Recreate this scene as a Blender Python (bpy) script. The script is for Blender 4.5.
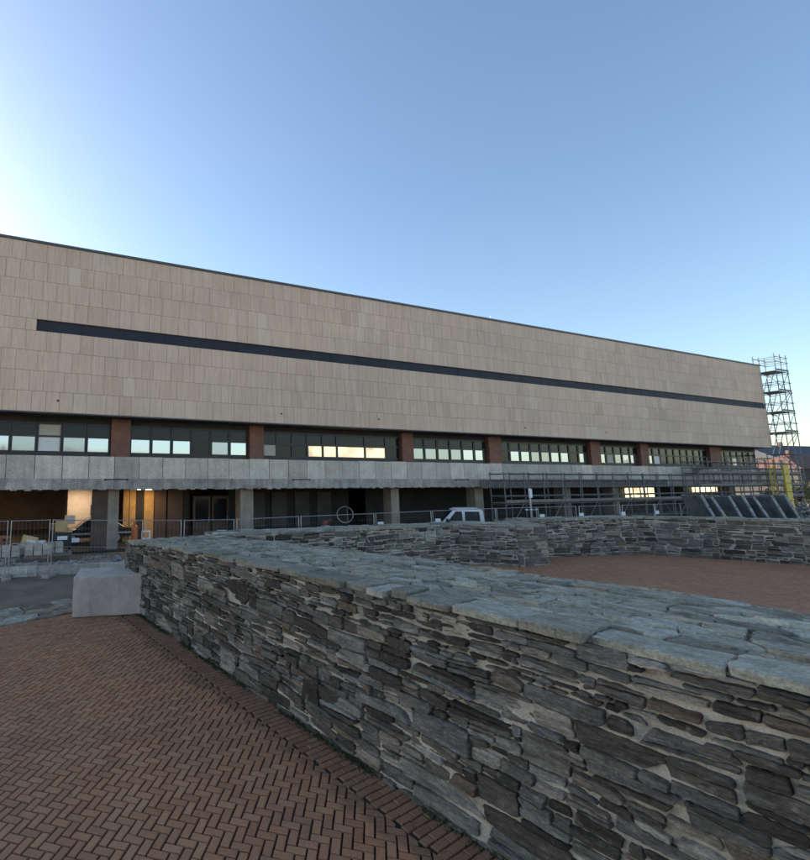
import bpy, bmesh, math, random
import numpy as np
from mathutils import Vector, Matrix, noise as mnoise

for o in list(bpy.data.objects): bpy.data.objects.remove(o)
SC = bpy.context.scene
COL = SC.collection
R = math.radians

# ------------------------------------------------------------------ camera
W0, H0 = 810.0, 860.0                    # photograph
FPX, PPX, PPY, EYE = 470.0, 240.0, 415.0, 3.4
PITCH = math.atan((480.0 - PPY) / FPX)   # horizon at photograph row 480
cam = bpy.data.cameras.new('camera'); camo = bpy.data.objects.new('camera', cam); COL.objects.link(camo)
cam.sensor_fit = 'HORIZONTAL'; cam.sensor_width = 36.0
cam.lens = FPX / W0 * 36.0
cam.shift_x = (W0/2 - PPX) / W0
cam.shift_y = -(H0/2 - PPY) / W0
cam.clip_start = 0.05; cam.clip_end = 8000
camo.location = (0, 0, EYE); camo.rotation_euler = (R(90) + PITCH, 0, 0)
SC.camera = camo
SC.render.resolution_x = 964; SC.render.resolution_y = 1024

# ------------------------------------------------------------------ sky, sun, exposure
SUN_AZ, SUN_EL = R(-56), R(20)           # behind the long building, left of the frame
world = bpy.data.worlds.new('World'); SC.world = world; world.use_nodes = True
nt = world.node_tree; nt.nodes.clear()
sky = nt.nodes.new('ShaderNodeTexSky'); sky.sky_type = 'NISHITA'; sky.sun_disc = False
sky.sun_elevation = SUN_EL; sky.sun_rotation = SUN_AZ
sky.altitude = 250; sky.air_density = 1.1; sky.dust_density = 1.0; sky.ozone_density = 1.8
bg = nt.nodes.new('ShaderNodeBackground'); bg.inputs[1].default_value = 0.10
wo = nt.nodes.new('ShaderNodeOutputWorld')
nt.links.new(sky.outputs[0], bg.inputs[0]); nt.links.new(bg.outputs[0], wo.inputs[0])
sl = bpy.data.lights.new('sun', 'SUN'); sl.energy = 4.5; sl.angle = R(0.53); sl.color = (1.0, 0.88, 0.72)
so = bpy.data.objects.new('sun', sl); COL.objects.link(so)
sdir = Vector((math.sin(SUN_AZ)*math.cos(SUN_EL), math.cos(SUN_AZ)*math.cos(SUN_EL), math.sin(SUN_EL)))
so.rotation_euler = sdir.to_track_quat('Z', 'Y').to_euler(); so.location = (0, 0, 40)
vs = SC.view_settings; vs.view_transform = 'Standard'; vs.look = 'None'; vs.gamma = 1.0; vs.use_curve_mapping = False
vs.exposure = 1.46
SC.render.engine = 'CYCLES'

# ------------------------------------------------------------------ pixel <-> space
_f = Vector((0, math.cos(PITCH), math.sin(PITCH))); _r = Vector((1, 0, 0)); _u = Vector((0, -math.sin(PITCH), math.cos(PITCH)))
CAM = Vector((0, 0, EYE))
def ray(x, y): return _f + _r*((x-PPX)/FPX) + _u*((PPY-y)/FPX)
def ground(x, y, z=0.0):
    d = ray(x, y); return CAM + d*((z-EYE)/d.z)
def project(p):
    q = Vector(p) - CAM; w = q.dot(_f)
    if w < 0.05: return None
    return PPX + FPX*q.dot(_r)/w, PPY - FPX*q.dot(_u)/w

# ------------------------------------------------------------------ materials
def new_mat(name):
    m = bpy.data.materials.new(name); m.use_nodes = True
    n = m.node_tree; b = n.nodes['Principled BSDF']
    return m, n, b
def N(n, t, **k):
    x = n.nodes.new(t)
    for a, v in k.items(): setattr(x, a, v)
    return x
def coords(n, rotz=0.0, scale=(1, 1, 1)):
    g = N(n, 'ShaderNodeNewGeometry'); mp = N(n, 'ShaderNodeMapping'); mp.vector_type = 'POINT'
    rt = N(n, 'ShaderNodeVectorRotate'); rt.rotation_type = 'Z_AXIS'; rt.inputs['Angle'].default_value = -rotz
    n.links.new(g.outputs['Position'], rt.inputs['Vector']); n.links.new(rt.outputs[0], mp.inputs['Vector'])
    mp.inputs['Scale'].default_value = scale
    return mp.outputs[0]
def noise(n, vec, scale, detail=4, rough=0.55, dist=0.0):
    t = N(n, 'ShaderNodeTexNoise'); t.inputs['Scale'].default_value = scale; t.inputs['Detail'].default_value = detail
    t.inputs['Roughness'].default_value = rough; t.inputs['Distortion'].default_value = dist
    n.links.new(vec, t.inputs['Vector']); return t.outputs['Fac']
def ramp(n, fac, stops, interp='LINEAR'):
    r = N(n, 'ShaderNodeValToRGB'); cr = r.color_ramp; cr.interpolation = interp
    while len(cr.elements) < len(stops): cr.elements.new(0.5)
    for e, (p, c) in zip(cr.elements, stops):
        e.position = p; e.color = (c, c, c, 1) if isinstance(c, (int, float)) else (*c, 1)
    n.links.new(fac, r.inputs[0]); return r.outputs[0]
def mix(n, a, b, fac, mode='MIX'):
    m = N(n, 'ShaderNodeMix'); m.data_type = 'RGBA'; m.blend_type = mode
    for s, v in ((6, a), (7, b)):
        if hasattr(v, 'is_output'): n.links.new(v, m.inputs[s])
        else: m.inputs[s].default_value = (*v, 1) if len(v) == 3 else v
    if hasattr(fac, 'is_output'): n.links.new(fac, m.inputs[0])
    else: m.inputs[0].default_value = fac
    return m.outputs[2]
def attr(n, name='tint'):
    a = N(n, 'ShaderNodeAttribute'); a.attribute_name = name; return a.outputs['Fac']
def bump(n, b, h, strength=0.5, dist=0.01):
    x = N(n, 'ShaderNodeBump'); x.inputs['Strength'].default_value = strength; x.inputs['Distance'].default_value = dist
    n.links.new(h, x.inputs['Height']); n.links.new(x.outputs[0], b.inputs['Normal'])
def plain(name, col, rough=0.6, metal=0.0, var=0.25, scale=6.0, bmp=0.0, spec=None, dirt=None):
    m, n, b = new_mat(name); v = coords(n)
    f = noise(n, v, scale, 5)
    lo = tuple(c*(1-var) for c in col); hi = tuple(min(1, c*(1+var)) for c in col)
    c = ramp(n, f, [(0.3, lo), (0.7, hi)])
    if dirt:
        f2 = ramp(n, noise(n, v, scale*0.35, 6, 0.65), [(0.45, 0.0), (0.7, 1.0)])
        c = mix(n, c, dirt, f2)
    n.links.new(c, b.inputs['Base Color']); b.inputs['Roughness'].default_value = rough; b.inputs['Metallic'].default_value = metal
    if spec is not None: b.inputs['Specular IOR Level'].default_value = spec
    if bmp: bump(n, b, noise(n, v, scale*4, 5), bmp, 0.01)
    return m
def emit(name, col, strength, var=0.0, scale=3.0):
    m, n, b = new_mat(name); b.inputs['Base Color'].default_value = (*[c*0.5 for c in col], 1)
    b.inputs['Emission Strength'].default_value = strength
    if var:
        c = ramp(n, noise(n, coords(n), scale, 3), [(0.35, tuple(x*(1-var) for x in col)), (0.62, col)])
        n.links.new(c, b.inputs['Emission Color'])
    else: b.inputs['Emission Color'].default_value = (*col, 1)
    return m

def stone_mat(name, ang, stops, wet=0.0):
    """schist: strata run along the wall, each stone has its own tone"""
    m, n, b = new_mat(name)
    v = coords(n, ang, (3.5, 3.5, 20)); v2 = coords(n, ang, (16, 16, 85)); vi = coords(n, 0, (1, 1, 1))
    base = ramp(n, attr(n), stops, 'LINEAR')
    s1 = noise(n, v, 1.0, 6, 0.62, 0.25); s2 = noise(n, v2, 1.0, 5, 0.7, 0.15); s3 = noise(n, vi, 38.0, 5, 0.7)
    c = mix(n, base, ramp(n, s1, [(0.30, 0.5), (0.5, 0.95), (0.72, 1.6)]), 1.0, 'MULTIPLY')
    c = mix(n, c, ramp(n, s2, [(0.34, 0.55), (0.56, 1.05), (0.74, 1.55)]), 0.8, 'MULTIPLY')
    c = mix(n, c, ramp(n, s3, [(0.35, 0.65), (0.65, 1.3)]), 0.7, 'MULTIPLY')
    rust = ramp(n, noise(n, vi, 2.3, 5, 0.6), [(0.58, 0.0), (0.72, 0.14)])
    c = mix(n, c, (0.20, 0.12, 0.07), rust)
    lich = ramp(n, noise(n, vi, 11.0, 6, 0.7), [(0.57, 0.0), (0.72, 0.55)])
    c = mix(n, c, (0.42, 0.39, 0.32), lich)
    n.links.new(c, b.inputs['Base Color'])
    b.inputs['Roughness'].default_value = 0.7; b.inputs['Specular IOR Level'].default_value = 0.35
    h = N(n, 'ShaderNodeMath', operation='MULTIPLY_ADD'); n.links.new(s1, h.inputs[0]); h.inputs[1].default_value = 1.3; n.links.new(s2, h.inputs[2])
    h2 = N(n, 'ShaderNodeMath', operation='MULTIPLY_ADD'); n.links.new(s3, h2.inputs[0]); h2.inputs[1].default_value = 0.7; n.links.new(h.outputs[0], h2.inputs[2])
    bump(n, b, h2.outputs[0], 1.0, 0.022)
    return m
WALL_ANG = R(-57.83)
SW = [(0.0, (0.042, 0.037, 0.031)), (0.16, (0.078, 0.069, 0.057)), (0.34, (0.125, 0.113, 0.093)), (0.52, (0.185, 0.172, 0.145)),
      (0.66, (0.155, 0.160, 0.146)), (0.80, (0.28, 0.275, 0.245)), (0.88, (0.165, 0.118, 0.080)), (1.0, (0.44, 0.415, 0.355))]
SC_ = [(0.0, (0.19, 0.182, 0.142)), (0.25, (0.285, 0.27, 0.212)), (0.5, (0.37, 0.355, 0.28)), (0.7, (0.40, 0.40, 0.335)), (0.86, (0.345, 0.29, 0.20)), (1.0, (0.49, 0.475, 0.385))]
M = {}
M['stone'] = stone_mat('schist', WALL_ANG, SW)
M['stone2'] = stone_mat('schist_cross', R(20), SW)
def cap_mat():
    m, n, b = new_mat('schist_cap')
    v = coords(n, WALL_ANG, (5, 8, 20)); vi = coords(n)
    base = ramp(n, attr(n), SC_)
    s1 = noise(n, v, 1.0, 6, 0.65, 0.3); s2 = noise(n, vi, 34, 5, 0.72); s3 = noise(n, vi, 7, 6, 0.7)
    c = mix(n, base, ramp(n, s1, [(0.3, 0.62), (0.52, 1.0), (0.72, 1.3)]), 1.0, 'MULTIPLY')
    c = mix(n, c, ramp(n, s2, [(0.34, 0.55), (0.54, 1.0), (0.7, 1.35)]), 0.85, 'MULTIPLY')
    c = mix(n, c, (0.15, 0.13, 0.085), ramp(n, s3, [(0.55, 0.0), (0.72, 0.6)]))
    c = mix(n, c, (0.09, 0.105, 0.045), ramp(n, noise(n, vi, 3.1, 6, 0.72), [(0.60, 0.0), (0.75, 0.45)]))
    n.links.new(c, b.inputs['Base Color']); b.inputs['Roughness'].default_value = 0.8; b.inputs['Specular IOR Level'].default_value = 0.3
    h = N(n, 'ShaderNodeMath', operation='MULTIPLY_ADD'); n.links.new(s1, h.inputs[0]); h.inputs[1].default_value = 1.2; n.links.new(s2, h.inputs[2])
    bump(n, b, h.outputs[0], 0.9, 0.014)
    return m
M['cap'] = cap_mat()
def mortar_mat(name, lo, hi):
    m, n, b = new_mat(name); v = coords(n)
    f = noise(n, v, 2.2, 6, 0.65); g = noise(n, v, 60, 3, 0.7)
    c = mix(n, ramp(n, f, [(0.32, lo), (0.62, hi)]), ramp(n, g, [(0.3, 0.75), (0.7, 1.2)]), 1.0, 'MULTIPLY')
    n.links.new(c, b.inputs['Base Color']); b.inputs['Roughness'].default_value = 0.95
    bump(n, b, g, 0.6, 0.008); return m
M['mortar'] = mortar_mat('mortar', (0.24, 0.218, 0.178), (0.54, 0.49, 0.41))
M['mortar_light'] = mortar_mat('mortar_light', (0.22, 0.20, 0.155), (0.40, 0.365, 0.29))
M['mortar_cap'] = mortar_mat('mortar_cap', (0.13, 0.115, 0.085), (0.34, 0.305, 0.24))
def brick_mat():
    m, n, b = new_mat('paving_brick'); v = coords(n); t = attr(n)
    base = ramp(n, t, [(0.0, (0.335, 0.150, 0.072)), (0.35, (0.385, 0.178, 0.086)), (0.7, (0.415, 0.197, 0.096)), (1.0, (0.44, 0.222, 0.112))])
    f = noise(n, v, 55, 4, 0.7)
    c = mix(n, base, ramp(n, f, [(0.3, 0.75), (0.7, 1.2)]), 1.0, 'MULTIPLY')
    dirt = ramp(n, noise(n, v, 0.55, 5, 0.6), [(0.40, 0.0), (0.68, 1.0)])
    dm = N(n, 'ShaderNodeMath', operation='MULTIPLY'); n.links.new(dirt, dm.inputs[0]); dm.inputs[1].default_value = 0.40
    c = mix(n, c, (0.20, 0.125, 0.085), dm.outputs[0])
    # damp, mossy band with a shape of its own along the foot of the wall (distance from the wall line)
    w = coords(n, WALL_ANG, (1, 1, 1)); sp = N(n, 'ShaderNodeSeparateXYZ'); n.links.new(w, sp.inputs[0])
    y0 = (Matrix.Rotation(-WALL_ANG, 3, 'Z') @ Vector((-2.43, 12.36, 0))).y
    d = N(n, 'ShaderNodeMath', operation='SUBTRACT'); n.links.new(sp.outputs['Y'], d.inputs[0]); d.inputs[1].default_value = y0
    ab = N(n, 'ShaderNodeMath', operation='ABSOLUTE'); n.links.new(d.outputs[0], ab.inputs[0])
    ad = N(n, 'ShaderNodeMath', operation='MULTIPLY_ADD'); n.links.new(noise(n, v, 1.6, 5, 0.65), ad.inputs[0]); ad.inputs[1].default_value = -1.1; n.links.new(ab.outputs[0], ad.inputs[2])
    moss = ramp(n, ad.outputs[0], [(0.0, 0.45), (0.14, 0.0)])
    c = mix(n, c, (0.060, 0.055, 0.040), moss)
    n.links.new(c, b.inputs['Base Color']); b.inputs['Roughness'].default_value = 0.72
    bump(n, b, f, 0.35, 0.004)
    return m
M['brick'] = brick_mat()
M['joint'] = plain('joint_sand', (0.022, 0.016, 0.013), 0.95, var=0.4, scale=20, bmp=0.4)
M['court_joint'] = plain('court_joint', (0.09, 0.055, 0.046), 0.95, var=0.3, scale=9)
M['asphalt'] = plain('asphalt', (0.17, 0.138, 0.098), 0.9, var=0.35, scale=1.3, bmp=0.5, dirt=(0.23, 0.185, 0.13))
M['flag'] = stone_mat('flagstone', R(35), SC_)
def concrete_mat(name, lo, hi, streak=0.5, ang=0.0, bs=0.5, sc=1.0, pebble=True):
    m, n, b = new_mat(name); v = coords(n, ang); vz = coords(n, ang, (5, 5, 0.5))
    f = noise(n, v, 1.6*sc, 7, 0.65); g = noise(n, v, 26*sc, 5, 0.7); s = noise(n, vz, 1.0, 4, 0.6)
    c = ramp(n, f, [(0.30, lo), (0.66, hi)])
    if pebble: c = mix(n, c, ramp(n, g, [(0.34, 0.55), (0.52, 1.0), (0.68, 1.5)]), 0.8, 'MULTIPLY')
    c = mix(n, c, ramp(n, s, [(0.36, 0.45), (0.58, 1.05)]), streak, 'MULTIPLY')
    t = attr(n); c = mix(n, c, ramp(n, t, [(0.0, 0.8), (1.0, 1.25)]), 1.0, 'MULTIPLY')
    n.links.new(c, b.inputs['Base Color']); b.inputs['Roughness'].default_value = 0.85
    bump(n, b, g, bs, 0.012); return m
FA = R(90 - 68.2)
M['panel'] = concrete_mat('exposed_aggregate', (0.46, 0.40, 0.325), (0.64, 0.56, 0.46), 0.25, FA)
M['band'] = concrete_mat('weathered_concrete', (0.25, 0.222, 0.19), (0.49, 0.44, 0.38), 0.4, FA)
def block_mat():
    m, n, b = new_mat('cast_block'); v = coords(n)
    c = ramp(n, noise(n, v, 1.8, 7, 0.68), [(0.3, (0.35, 0.31, 0.265)), (0.55, (0.50, 0.445, 0.385)), (0.72, (0.60, 0.54, 0.47))])
    c = mix(n, c, (0.20, 0.175, 0.14), ramp(n, noise(n, coords(n, 0, (6, 6, 0.9)), 1.0, 6, 0.7), [(0.56, 0.0), (0.72, 0.55)]))
    c = mix(n, c, (0.12, 0.115, 0.07), ramp(n, noise(n, v, 4.5, 7, 0.75), [(0.60, 0.0), (0.70, 0.6)]))
    p = noise(n, v, 55, 3, 0.6); c = mix(n, c, ramp(n, p, [(0.30, 0.45), (0.38, 1.0)]), 0.8, 'MULTIPLY')
    n.links.new(c, b.inputs['Base Color']); b.inputs['Roughness'].default_value = 0.9
    bump(n, b, p, 0.6, 0.006); return m
M['castblock'] = block_mat()
M['block'] = concrete_mat('cast_concrete', (0.40, 0.345, 0.29), (0.56, 0.485, 0.41), 0.18, 0, 0.3, 0.8, False)
M['column'] = concrete_mat('concrete_column', (0.24, 0.195, 0.15), (0.36, 0.30, 0.235), 0.3, FA, 0.3, 1, False)
M['kerb'] = concrete_mat('kerb_concrete', (0.40, 0.365, 0.315), (0.60, 0.55, 0.48), 0.2, 0, 0.4)
def travertine():
    m, n, b = new_mat('travertine'); t = attr(n)
    base = ramp(n, t, [(0.0, (0.59, 0.425, 0.315)), (0.25, (0.645, 0.47, 0.35)), (0.5, (0.68, 0.50, 0.375)), (0.75, (0.705, 0.525, 0.40)), (0.92, (0.74, 0.575, 0.445)), (1.0, (0.62, 0.44, 0.33))])
    v = coords(n, FA, (9, 9, 0.55)); v2 = coords(n, FA, (30, 30, 2.2)); v3 = coords(n, FA, (0.09, 0.09, 0.22))
    s1 = noise(n, v, 1.0, 5, 0.6, 0.3); s2 = noise(n, v2, 1.0, 4, 0.65)
    c = mix(n, base, ramp(n, s1, [(0.3, 0.88), (0.55, 1.01), (0.75, 1.08)]), 1.0, 'MULTIPLY')
    c = mix(n, c, ramp(n, s2, [(0.32, 0.80), (0.60, 1.06)]), 0.6, 'MULTIPLY')
    c = mix(n, c, ramp(n, noise(n, v3, 1.0, 5, 0.6), [(0.3, (0.88, 0.86, 0.86)), (0.66, (1.06, 1.04, 1.0))]), 1.0, 'MULTIPLY')
    v5 = coords(n, FA, (2.2, 2.2, 0.10)); st = ramp(n, noise(n, v5, 1.0, 6, 0.7, 0.2), [(0.60, 0.0), (0.72, 0.30)])
    c = mix(n, c, (0.74, 0.68, 0.60), st)
    dk = ramp(n, noise(n, coords(n, FA, (3.1, 3.1, 0.13)), 1.0, 6, 0.7, 0.2), [(0.60, 0.0), (0.74, 0.28)])
    c = mix(n, c, (0.33, 0.26, 0.21), dk)
    n.links.new(c, b.inputs['Base Color']); b.inputs['Roughness'].default_value = 0.7
    bump(n, b, s1, 0.2, 0.01); return m
M['travertine'] = travertine()
M['backing'] = plain('wall_backing', (0.36, 0.265, 0.19), 0.9, var=0.1)
M['strip'] = plain('dark_strip', (0.030, 0.034, 0.046), 0.6, var=0.15, scale=1.0, spec=0.2)
M['soffit'] = plain('soffit', (0.085, 0.078, 0.072), 0.8, var=0.25, scale=1.0)
M['coping'] = plain('coping_metal', (0.10, 0.095, 0.09), 0.5, 0.4, var=0.15)
M['frame'] = plain('dark_frame', (0.022, 0.022, 0.024), 0.45, var=0.15)
M['redclad'] = plain('red_cladding', (0.215, 0.092, 0.058), 0.75, var=0.25, scale=3, bmp=0.3, dirt=(0.15, 0.085, 0.06))
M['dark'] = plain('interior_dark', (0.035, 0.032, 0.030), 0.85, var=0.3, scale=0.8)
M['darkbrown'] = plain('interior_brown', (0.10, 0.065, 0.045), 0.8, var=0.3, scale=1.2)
M['plaster'] = plain('interior_plaster', (0.62, 0.52, 0.42), 0.9, var=0.08)
M['ochre'] = plain('ochre_board', (0.50, 0.30, 0.11), 0.8, var=0.2, scale=2)
M['glassdark'] = plain('dark_glass', (0.014, 0.015, 0.017), 0.10, var=0.1, spec=0.22)
m, n, b = new_mat('coated_glass'); b.inputs['Base Color'].default_value = (0.42, 0.47, 0.53, 1); b.inputs['Metallic'].default_value = 0.9; b.inputs['Roughness'].default_value = 0.06
bump(n, b, noise(n, coords(n), 0.9, 2), 0.05, 0.02); M['mirror'] = m
m, n, b = new_mat('coated_glass_dim'); b.inputs['Base Color'].default_value = (0.27, 0.30, 0.33, 1); b.inputs['Metallic'].default_value = 0.9; b.inputs['Roughness'].default_value = 0.08
bump(n, b, noise(n, coords(n), 1.3, 2), 0.08, 0.02); M['mirror2'] = m
M['blind'] = plain('white_blind', (0.80, 0.78, 0.73), 0.8, var=0.04)
M['beige_blind'] = plain('beige_blind', (0.50, 0.46, 0.36), 0.85, var=0.08)
M['warmwin'] = emit('warm_window', (1.0, 0.80, 0.50), 0.50, 0.55, 1.1)  # bright warm view put into the panes as emission, no lamp
M['warmspot'] = emit('warm_opening', (1.0, 0.80, 0.48), 0.85, 0.6, 1.4)  # sunlit brightness put into a glowing material
M['tube'] = emit('lamp_tube', (1.0, 0.72, 0.42), 6.0)
M['steel'] = plain('galvanised_steel', (0.42, 0.43, 0.44), 0.42, 0.75, var=0.2, scale=8)
M['steeldark'] = plain('weathered_scaffold_tube', (0.16, 0.17, 0.18), 0.5, 0.5, var=0.3, scale=8)
M['wire'] = plain('fence_wire', (0.30, 0.31, 0.31), 0.5, 0.6, var=0.1)
M['timber'] = plain('grey_timber', (0.21, 0.185, 0.155), 0.85, var=0.35, scale=5)
M['freshtimber'] = plain('red_timber', (0.30, 0.125, 0.065), 0.8, var=0.25, scale=4)
M['white'] = plain('white_sheet', (0.80, 0.80, 0.78), 0.6, var=0.05)
M['vanpaint'] = plain('white_vehicle_paint', (0.74, 0.75, 0.75), 0.28, var=0.05, spec=0.6)
M['carpaint'] = plain('dark_vehicle_paint', (0.018, 0.018, 0.02), 0.25, var=0.1, spec=0.6)
M['rubber'] = plain('rubber', (0.02, 0.02, 0.02), 0.85, var=0.2)
M['yellow'] = plain('yellow_paint', (0.62, 0.45, 0.06), 0.6, var=0.2, scale=2)
M['yellowbox'] = plain('yellow_carton', (0.62, 0.48, 0.22), 0.8, var=0.12)
M['orange'] = plain('orange_paint', (0.60, 0.17, 0.045), 0.5, var=0.15)
M['red'] = plain('red_paint', (0.22, 0.04, 0.03), 0.5, var=0.15)
M['black'] = plain('black_plastic', (0.02, 0.02, 0.022), 0.5, var=0.2)
M['bluepanel'] = plain('blue_grey_form_panel', (0.15, 0.17, 0.19), 0.6, var=0.4, scale=2.5, dirt=(0.30, 0.30, 0.29))
M['bluerib'] = plain('form_panel_rib', (0.34, 0.35, 0.35), 0.6, var=0.3, scale=4)
M['rubble'] = plain('rubble', (0.27, 0.265, 0.25), 0.95, var=0.4, scale=9, bmp=0.5)
M['moss'] = plain('moss', (0.045, 0.055, 0.025), 0.95, var=0.5, scale=30)
M['leaf'] = plain('dry_leaf', (0.16, 0.115, 0.06), 0.85, var=0.5, scale=40)
M['foliage'] = plain('autumn_foliage', (0.14, 0.125, 0.03), 0.8, var=0.5, scale=3)
M['bark'] = plain('bark', (0.07, 0.055, 0.04), 0.95, var=0.3, scale=10)
M['houseroof'] = plain('dark_roof', (0.055, 0.06, 0.075), 0.8, var=0.25, scale=0.8)
M['housewall'] = plain('house_render', (0.35, 0.30, 0.26), 0.9, var=0.12, scale=0.5)
M['paleplaster'] = plain('pale_plaster', (0.66, 0.60, 0.50), 0.9, var=0.06, scale=0.5)
M['creamplaster'] = plain('cream_plaster', (0.64, 0.54, 0.40), 0.9, var=0.06, scale=0.5)
M['darkhouse'] = plain('dark_render', (0.06, 0.055, 0.05), 0.9, var=0.15, scale=0.5)
M['terracotta'] = plain('terracotta_tarp', (0.33, 0.155, 0.115), 0.8, var=0.2, scale=1.0)
M['tilemat'] = plain('red_roof', (0.12, 0.062, 0.048), 0.85, var=0.25, scale=2)

# ------------------------------------------------------------------ mesh helpers
class MB:
    def __init__(s): s.v = []; s.f = []; s.t = []
    def add(s, vs_, fs, tint=0.5):
        o = len(s.v); s.v += [tuple(p) for p in vs_]; s.f += [[i+o for i in f] for f in fs]; s.t += [tint]*len(vs_); return s
    def box(s, x0, x1, y0, y1, z0, z1, tint=0.5):
        v = [(x, y, z) for z in (z0, z1) for x, y in ((x0, y0), (x1, y0), (x1, y1), (x0, y1))]
        return s.add(v, [(3, 2, 1, 0), (4, 5, 6, 7), (0, 1, 5, 4), (1, 2, 6, 5), (2, 3, 7, 6), (3, 0, 4, 7)], tint)
    def obox(s, c, ax, ay, az, tint=0.5):        # oriented box: centre + three half-axis vectors
        c = Vector(c); ax, ay, az = Vector(ax), Vector(ay), Vector(az)
        v = [c + i*ax + j*ay + k*az for k in (-1, 1) for i, j in ((-1, -1), (1, -1), (1, 1), (-1, 1))]
        return s.add(v, [(3, 2, 1, 0), (4, 5, 6, 7), (0, 1, 5, 4), (1, 2, 6, 5), (2, 3, 7, 6), (3, 0, 4, 7)], tint)
    def bar(s, p, q, r, k=6, r2=None, tint=0.5):
        p, q = Vector(p), Vector(q); d = (q-p).normalized(); r2 = r if r2 is None else r2
        a = d.orthogonal().normalized(); bb = d.cross(a)
        v = [p + (a*math.cos(2*math.pi*i/k) + bb*math.sin(2*math.pi*i/k))*r for i in range(k)] + \
            [q + (a*math.cos(2*math.pi*i/k) + bb*math.sin(2*math.pi*i/k))*r2 for i in range(k)]
        f = [(i, (i+1) % k, k+(i+1) % k, k+i) for i in range(k)] + [tuple(range(k-1, -1, -1)), tuple(range(k, 2*k))]
        return s.add(v, f, tint)
    def prism(s, poly, z0, z1, tint=0.5):
        k = len(poly); v = [(x, y, z0) for x, y in poly] + [(x, y, z1) for x, y in poly]
        return s.add(v, [tuple(range(k-1, -1, -1)), tuple(range(k, 2*k))] + [(i, (i+1) % k, k+(i+1) % k, k+i) for i in range(k)], tint)
    def torus(s, c, r, rt, axis, k=28, j=6):
        c = Vector(c); n_ = Vector(axis).normalized(); a = n_.orthogonal().normalized(); bb = n_.cross(a); v = []; f = []
        for i in range(k):
            th = 2*math.pi*i/k; e = a*math.cos(th)+bb*math.sin(th)
            for l in range(j):
                ph = 2*math.pi*l/j; v.append(c + e*(r+rt*math.cos(ph)) + n_*rt*math.sin(ph))
        for i in range(k):
            for l in range(j): f.append((i*j+l, ((i+1) % k)*j+l, ((i+1) % k)*j+(l+1) % j, i*j+(l+1) % j))
        return s.add(v, f)
    def build(s, name, mat, parent=None, bevel=0.0, smooth=False, kind=None, recalc=False, loc=None):
        me = bpy.data.meshes.new(name); me.from_pydata(s.v, [], s.f); me.update()
        if recalc:
            bm = bmesh.new(); bm.from_mesh(me); bmesh.ops.recalc_face_normals(bm, faces=bm.faces); bm.to_mesh(me); bm.free()
        a = me.attributes.new('tint', 'FLOAT', 'POINT'); a.data.foreach_set('value', s.t)
        me.materials.append(M[mat] if isinstance(mat, str) else mat)
        if smooth: me.polygons.foreach_set('use_smooth', [True]*len(me.polygons))
        o = bpy.data.objects.new(name, me); COL.objects.link(o); o.parent = parent
        if loc is not None: o.location = loc
        if bevel:
            bv = o.modifiers.new('bevel', 'BEVEL'); bv.width = bevel; bv.segments = 2; bv.limit_method = 'ANGLE'
        if kind: o['kind'] = kind
        return o
def tag(o, label, cat, group=None):
    o['label'] = label; o['category'] = cat
    if group: o['group'] = group
    return o
def thing(name, label, cat, loc=(0, 0, 0), rz=0.0, group=None):
    o = bpy.data.objects.new(name, None); COL.objects.link(o); o.location = loc; o.rotation_euler = (0, 0, rz); o.empty_display_size = 0.3
    return tag(o, label, cat, group)
def copy_thing(root, loc, rz, label):
    r_ = root.copy(); COL.objects.link(r_); r_.location = loc; r_.rotation_euler = (0, 0, rz); r_['label'] = label
    for ch in [c for c in bpy.data.objects if c.parent == root]:
        c2 = ch.copy(); COL.objects.link(c2); c2.parent = r_
        for g in [c for c in bpy.data.objects if c.parent == ch]:
            g2 = g.copy(); COL.objects.link(g2); g2.parent = c2
    return r_

def screen_area(pts):
    xs = []; ys = []
    for p in pts:
        q = project(p)
        if q is None: return 0.0
        xs.append(q[0]); ys.append(q[1])
    x0, x1, y0, y1 = min(xs), max(xs), min(ys), max(ys)
    if x1 < 0 or x0 > W0 or y1 < 0 or y0 > H0: return 0.0
    return (min(x1, W0)-max(x0, 0))*(min(y1, H0)-max(y0, 0))
def emit_pieces(pieces, name, mat, parent, limit=300, rest=None, xf=None, smooth=False):
    """pieces: (verts, faces, tint) in the parent's frame; the largest in view become parts, the rest one 'stuff' part"""
    xf = xf or (lambda p: p)
    sc = sorted(((screen_area([xf(Vector(p)) for p in pc[0]]), i) for i, pc in enumerate(pieces)), reverse=True)
    own = {i for a, i in sc[:limit] if a > 0}
    st = MB()
    for i, (v, f, t) in enumerate(pieces):
        if i in own:
            c = sum((Vector(p) for p in v), Vector())/len(v)
            mb = MB().add([Vector(p)-c for p in v], f, t)
            mb.build(name, mat, parent, loc=c, smooth=smooth)
        else: st.add(v, f, t)
    if st.v: st.build(rest or name + '_rest', mat, parent, kind='stuff', smooth=smooth)

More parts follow.
